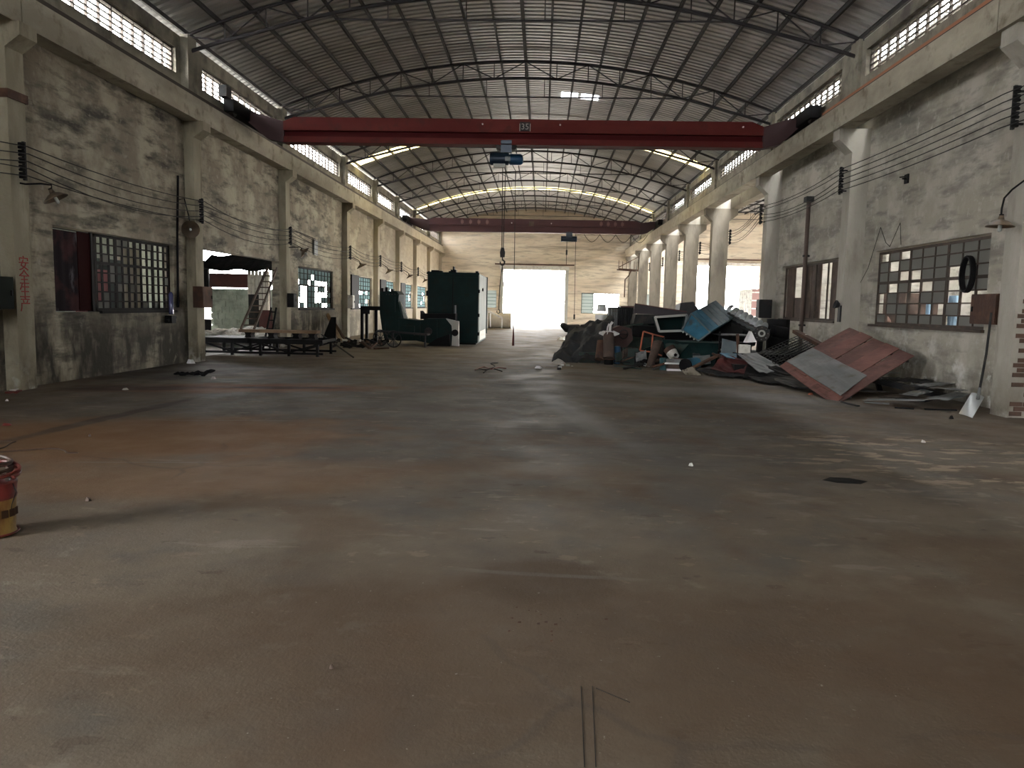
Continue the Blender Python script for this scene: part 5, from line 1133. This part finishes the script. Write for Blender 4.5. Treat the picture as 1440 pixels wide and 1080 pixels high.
# props under the plate
for q0, q1, lb in (((6.5, 14.6, 0), pl(.72,.35,-.07), 'dark steel prop under the right side of the big rusty plate'), ((5.3, 15.3, 0), pl(.12,.9,-.07), 'dark steel prop under the left corner of the big rusty plate'), ((6.3, 16.2, 0), pl(.78, .93, -.07), 'dark steel prop under the rear corner of the big rusty plate')):
    b = MB(); b.bar(q0, q1, .08); solo(b, 'prop_bar', mBlack, lb, 'prop')
# heap of thin sheets by the right wall
rs = random.Random(5)
for i in range(30):
    x = rs.uniform(5.75, 7.0); y = rs.uniform(12.2, 15.6) if i < 18 else rs.uniform(14.0, 19.0); wd, ln = rs.uniform(.2, .42), rs.uniform(.4, 1.0); a = rs.uniform(-.8, .9); z = .03+rs.uniform(0, .13)*(1 if x > 6 else .3)+(.09*(x-5.7) if y < 16 else 0)
    u = V((math.cos(a), math.sin(a), rs.uniform(-.04, .08)))*ln/2; v = V((-math.sin(a), math.cos(a), rs.uniform(-.05, .05)))*wd/2; c = V((min(x, 7.25-ln/2*abs(math.cos(a))-wd/2*abs(math.sin(a))), y, z+.05))
    q = [c-u-v, c+u*rs.uniform(.7,1)-v, c+u+v*rs.uniform(.5,1), c-u*rs.uniform(.6,1)+v]; q = [V((p.x, p.y, max(p.z, .012))) for p in q]
    b = MB(); b.sheet(q, .006, 6, 4, nf(i+40, .02, 3)); solo(b, 'sheet_offcut', (mDark, mGrey, mGrey, mDark, mBlack)[i % 5], 'thin crumpled sheet metal offcut in the heap by the right wall', 'sheet', 'sheet offcuts heaped by the right wall')
for i, (a, c, lb) in enumerate([((1184,567),(1207,573),'thin bent strip on the floor at the tip of the rusty plate'), ((1215,567),(1250,570),'pale flat strip on the floor in front of the offcut heap'), ((1258,575),(1285,577),'short dark strip on the floor front of the offcut heap'), ((1300,577),(1345,579),'dark bar lying on the floor left of the shovel blade')]):
    p = fl(*a); q = fl(*c); b = MB(); b.bar(p+V((0,0,.02)), q+V((0,0,.025)), .05, .02); solo(b, 'floor_strip', (mDark, mGrey, mBlack, mBlack)[i], lb, 'strip')
for i in range(5):
    p = V((6.0+.18*i, 14.4-.35*i, .30-.03*i)); b = MB(); b.bar(V((5.6+.1*i, 15.2, .34)), V((6.9, 13.3-.12*i, .08+.02*i)), .05, .03); solo(b, 'flat_bar', mDark, 'long dark flat bar sloping out from under the rusty plate', 'bar', 'flat bars under the rusty plate')
# shovel
t = thing('shovel', 'long handled shovel leaning on the right wall with a shiny blade on the floor', 'shovel', (6.5, 11.5, 0))
a = at(1376, 556, 11.6); c = at(1394, 440, 11.9); c.x = min(c.x, 7.0)
b = MB(); b.tube([a, a.lerp(c, .5)+V((.02,0,0)), c], .018, 8); b.build('handle', mDark, t, True)
A2 = fl(1348, 583); B2 = fl(1367, 589); 
b = MB(); b.sheet([A2+V((0,0,.015)), B2+V((0,0,.015)), at(1384,558,11.75), at(1366,552,11.75)], .006, 8, 8, lambda u, v: .035*math.sin(u*3.14)*(.4+.6*v)); b.build('blade', mGalv, t, True)
b = MB(); b.cyl(a-(c-a).normalized()*.06, a+(c-a).normalized()*.12, .026, .02); b.build('socket', mGrey, t, True)

# ------------------------------------------------------------------ foreground: bucket with hoses, cables, litter
bx, by = -3.44, 4.50
t = thing('hose_bucket', 'rusty yellow tin bucket with red rim, cut by the left photo edge', 'bucket', (bx, by, 0))
b = MB(); b.rings((bx,by,0), (0,0,1), [(0,0),(0,.135),(.012,.142),(.03,.137),(.10,.14),(.235,.146)], 32); b.build('tin_wall', mBucketY, t, True)
b = MB(); b.rings((bx,by,0), (0,0,1), [(.232,.147),(.25,.152),(.262,.148),(.335,.157),(.345,.150),(.26,.142),(.232,.141)], 32); b.build('red_band', mBucketR, t, True)
b = MB(); b.tube([(bx+.152*math.cos(q*math.pi/16), by+.152*math.sin(q*math.pi/16), .015) for q in range(32)], .006, 6, True); b.build('bottom_seam', mBucketR, t, True)
b = MB(); b.tube([(bx+.158, by, .33), (bx+.185, by-.01, .28), (bx+.16, by-.02, .2), (bx+.155, by-.02, .17)], .003, 5); b.build('wire_handle', mDark, t)
for q in range(5):
    b = MB(); aa = -1.2+q*.35; b.box(0,.04,0,.002,0,.035); 
    for i, v in enumerate(b.v): b.v[i] = (bx+.1455*math.cos(aa)+(-math.sin(aa))*v[0], by+.1455*math.sin(aa)+math.cos(aa)*v[0], .12+v[2]*1.4)
    b.build('label_mark', mRust, t)
for i, (r1, dz, m, off, lb) in enumerate([(.165, .375, mHoseR, (.01,-.02), 'dark red hose coiled on the rim of the yellow bucket'), (.15, .395, mHose, (-.05,.02), 'brown rubber hose coil on top of the bucket, middle'), (.13, .36, mHose, (-.02,.0), 'brown rubber hose loop sagging inside the bucket'), (.17, .415, mHose, (-.06,.03), 'uppermost brown hose loop arching over the bucket')]):
    b = MB(); pts = [(bx+off[0]+(r1+.012*math.sin(3*q*.2+i))*math.cos(q*.2), by+off[1]+r1*math.sin(q*.2), dz+.03*math.sin(q*.2*1+i*1.7)+.0008*q) for q in range(0, 58)]
    b.tube(pts, .011, 7); solo(b, 'hose', m, lb, 'hose', smooth=True)
def cable(px, r, m, label, lift=0):
    pts = [fl(*p) for p in px]; pts = [V((p.x, p.y, r+.002+(lift if 0 < i < len(pts)-1 else 0))) for i, p in enumerate(pts)]
    fine = []
    for i in range(len(pts)-1):
        p0 = pts[max(i-1,0)]; p1 = pts[i]; p2 = pts[i+1]; p3 = pts[min(i+2, len(pts)-1)]
        for q in range(6):
            s = q/6; fine.append(.5*((2*p1)+(p2-p0)*s+(2*p0-5*p1+4*p2-p3)*s*s+(3*p1-p0-3*p2+p3)*s**3))
    fine.append(pts[-1]); b = MB(); b.tube(fine, r, 6); return solo(b, 'cable', m, label, 'cable', smooth=True)
cable([(-60,642),(0,637),(40,634),(75,632),(90,635),(95,638),(110,638)], .008, mHose, 'long brown cable lying on the floor behind the bucket')
cable([(-40,636),(0,632),(14,625),(22,622)], .007, mHose, 'short brown cable end behind the long cable at the left edge')
cable([(-50,622),(0,621),(16,621)], .006, mHose, 'thin cable at the left photo edge beside the red packet')
for i, (px, lb) in enumerate([([(668,521),(680,518),(690,521),(700,519),(712,519)], 'red wire scrap on the floor in mid hall'), ([(672,519),(684,522),(696,517),(690,513),(700,511)], 'thin curled wire sprouting from the red wire scrap'), ([(680,525),(690,520),(706,523)], 'dark wire under the red wire scrap')]):
    cable(px, .012, (mHoseR, mCable, mBlack)[i], lb, .02)
def litter(px, py, s, m, label, cat='litter', h=.03):
    p = fl(px, py); b = MB(); rr = random.Random(int(px*7+py)); n = 6
    ring = [V((p.x+s*(.6+.4*rr.random())*math.cos(q*2*math.pi/n), p.y+s*.8*(.6+.4*rr.random())*math.sin(q*2*math.pi/n), 0)) for q in range(n)]
    top = [p_.lerp(V((p.x, p.y, 0)), .45)+V((0,0,h*(.6+.4*rr.random()))) for p_ in ring]
    b.add(ring+top, [tuple(range(n-1,-1,-1)), tuple(range(n, 2*n))]+[(i, (i+1) % n, (i+1) % n+n, i+n) for i in range(n)]); return solo(b, 'litter', m, label, cat)
t = thing('cigarette_packet', 'crushed red and white packet by the foot of the painted column', 'packet', tuple(fl(18, 553)))
p = fl(18, 553); b = MB(); b.sheet([p+V((-.09,-.05,.03)), p+V((.08,-.04,.02)), p+V((.10,.07,.05)), p+V((-.07,.06,.03))], .02, 4, 3, nf(3,.02)); b.build('packet', mHoseR, t); b = MB(); b.sheet([p+V((-.03,-.03,.055)), p+V((.06,-.03,.045)), p+V((.07,.04,.07)), p+V((-.02,.04,.06))], .008); b.build('white_flap', mWhitePl, t)
litter(10, 598, .07, mHoseR, 'crushed red packet on the floor at the left photo edge'); litter(10, 564, .035, mWhitePl, 'tiny white scrap below the red and white packet')
litter(126, 614, .02, mBrown, 'small white chip on the rust stained floor'); litter(124, 704, .03, mBrown, 'pale stone chip right of the bucket')
litter(268, 511, .12, mWhitePl, 'white crumpled paper at the foot of the left column', h=.10); litter(300, 533, .07, mWhite, 'pale litter scrap left of the rust stain', h=.05)
litter(757, 518, .13, mWhitePl, 'white paper scrap on the floor in mid hall', h=.07); litter(176, 548, .08, mWhite, 'pale crumbs under the barred window wall')
litter(466, 940, .010, mBrown, 'small pale pebble on the near floor', h=.02); litter(972, 655, .03, mPale, 'small chip right of centre on the floor'); litter(1298, 622, .04, mWhite, 'white chip on the floor near the right wall')
litter(1338, 589, .05, mBlack, 'small black lump beside the shovel blade', h=.06); litter(1140, 555, .07, mOrange, 'rusty yellow shaving at the foot of the big plate', h=.04)
litter(790, 478, .25, mWhitePl, 'white heap of scrap near the far end of the pile', h=.15); litter(1188, 676, .22, mBlack, 'flat dark tar patch of debris on the right floor', h=.012)
b = MB(); p = fl(272, 528); b.sheet([p+V((-.35,-.1,.03)), p+V((.30,-.12,.05)), p+V((.38,.14,.10)), p+V((-.2,.1,.04))], .02, 14, 6, nf(9, .07)); solo(b, 'black_rag', mBlack, 'black rag lying on the floor in front of the left column', 'rag')
for i in range(9):
    p = fl(800+rp.uniform(-15, 15), 512+rp.uniform(-4, 8)); litter_ = None
    b = MB(); s = rp.uniform(.02, .05); b.box(p.x-s, p.x+s, p.y-s, p.y+s, 0, s); solo(b, 'floor_crumb', mDark if i % 2 else mPale, 'small crumb of debris on the floor before the crumpled sheet', 'debris', 'crumbs before the crumpled sheet')
# roof patches: two bright translucent patches near the ridge
for i, (x, y_) in enumerate([(803, 128), (829, 132)]):
    pass

for i in range(16):
    p = fl(760+rp.gauss(0, 28), 872+rp.gauss(0, 14)); sz = rp.uniform(.003, .009); b = MB(); b.sheet([p+V((-sz,-sz,.001)), p+V((sz,-sz*.6,.002)), p+V((sz*.8,sz,.004)), p+V((-sz,sz*.7,.003))], .003); solo(b, 'rust_crumb', mRust, 'tiny rust crumb in the brown patch on the near floor', 'debris', 'rust crumbs on the near floor')
for a, c in (((817,965),(822,1079)), ((833,965),(838,1079)), ((838,968),(886,988))):
    p = fl(*a); q = fl(*c); b = MB(); b.bar((p.x,p.y,.0008), (q.x,q.y,.0008), .003, .0016); o = solo(b, 'floor_scratch', mDark, 'thin dark scratch line in the near floor', 'scratch', 'scratch lines in the near floor')

# finer parts of the green machine and cabinet
t = bpy.data.objects['green_machine']
for x0_, y0_, x1_, y1_ in ((541,452,541,476),(560,450,560,478),(590,453,590,479),(614,450,614,484)):
    b = MB(); b.bar(at(x0_, y0_, 27.17), at(x1_, y1_, 27.17), .05, .03, (0,1,0)); b.build('stiffening_rib', mGreen, t)
p = at(575, 464, 27.15); b = MB(); b.box(p.x-.2, p.x+.2, 27.14, 27.2, p.z-.2, p.z+.15); b.build('inspection_door', mGreen, t)
p = at(602, 466, 27.15); b = MB(); b.cyl(p, p+V((0,.06,0)), .14, n=18); b.build('round_cover', mDark, t, True)
p = at(548, 425, 27.25); b = MB(); b.box(p.x-.16, p.x+.2, 27.24, 27.3, p.z-.35, p.z+.2); b.build('hood_door', mGreen, t)
for i in range(5):
    p = at(543+i*4, 414, 27.26); b = MB(); b.cyl(p, p+V((0,.05,0)), .02, n=8); b.build('bolt', mDark, t)
t = bpy.data.objects['green_cabinet']
b = MB(); b.box(-3.39, -3.36, 28.48, 28.51, .1, 2.6); b.build('door_seam', mBlack, t)
for z in (.12, 2.52): b = MB(); b.box(-4.33, -2.42, 28.47, 28.5, z, z+.05); b.build('edge_band', mGreen, t)
# loose scrap filling the gaps of the pile
rq = random.Random(21); GP = 'loose scrap in the pile'
for i in range(44):
    px = rq.uniform(865, 1062); Y_ = rq.uniform(18.4, 20.6) if px < 1000 else rq.uniform(17.2, 19); p = at(px, 500, Y_); z = rq.uniform(.03, .28); p = V((p.x, Y_, z))
    a = rq.uniform(-1.2, 1.2); e = rq.uniform(-.2, .35); l = rq.uniform(.2, .75); d = V((math.cos(a)*math.cos(e), .5*math.sin(a), math.sin(e)))*l/2
    q0, q1 = p-d, p+d; q0.z = max(q0.z, .02); q1.z = max(q1.z, .02); b = MB(); k = i % 4
    if k == 0: b.bar(q0, q1, .05, .03); nm, lb = 'scrap_bar', 'dark scrap bar lodged between the larger pieces of the pile'
    elif k == 1: b.cyl(q0, q1, .03, n=8); nm, lb = 'scrap_tube', 'thin scrap tube lodged between the larger pieces of the pile'
    elif k == 2: b.sheet([q0+V((0,-.05,-.0)), q1+V((0,-.05,0)), q1+V((0,.1,.2)), q0+V((0,.1,.2))], .008, 4, 3, nf(i, .05)); nm, lb = 'scrap_plate', 'small bent scrap plate lodged between the larger pieces of the pile'
    else: b.bar(q0, q1, .10, .06); nm, lb = 'scrap_angle', 'short thick scrap piece lodged between the larger pieces of the pile'
    solo(b, nm, (mDark, mRust, mTarp, mGreen2, mBrown, mDark, mGrey)[i % 7], lb, 'scrap', GP+' '+nm.split('_')[1]+'s')
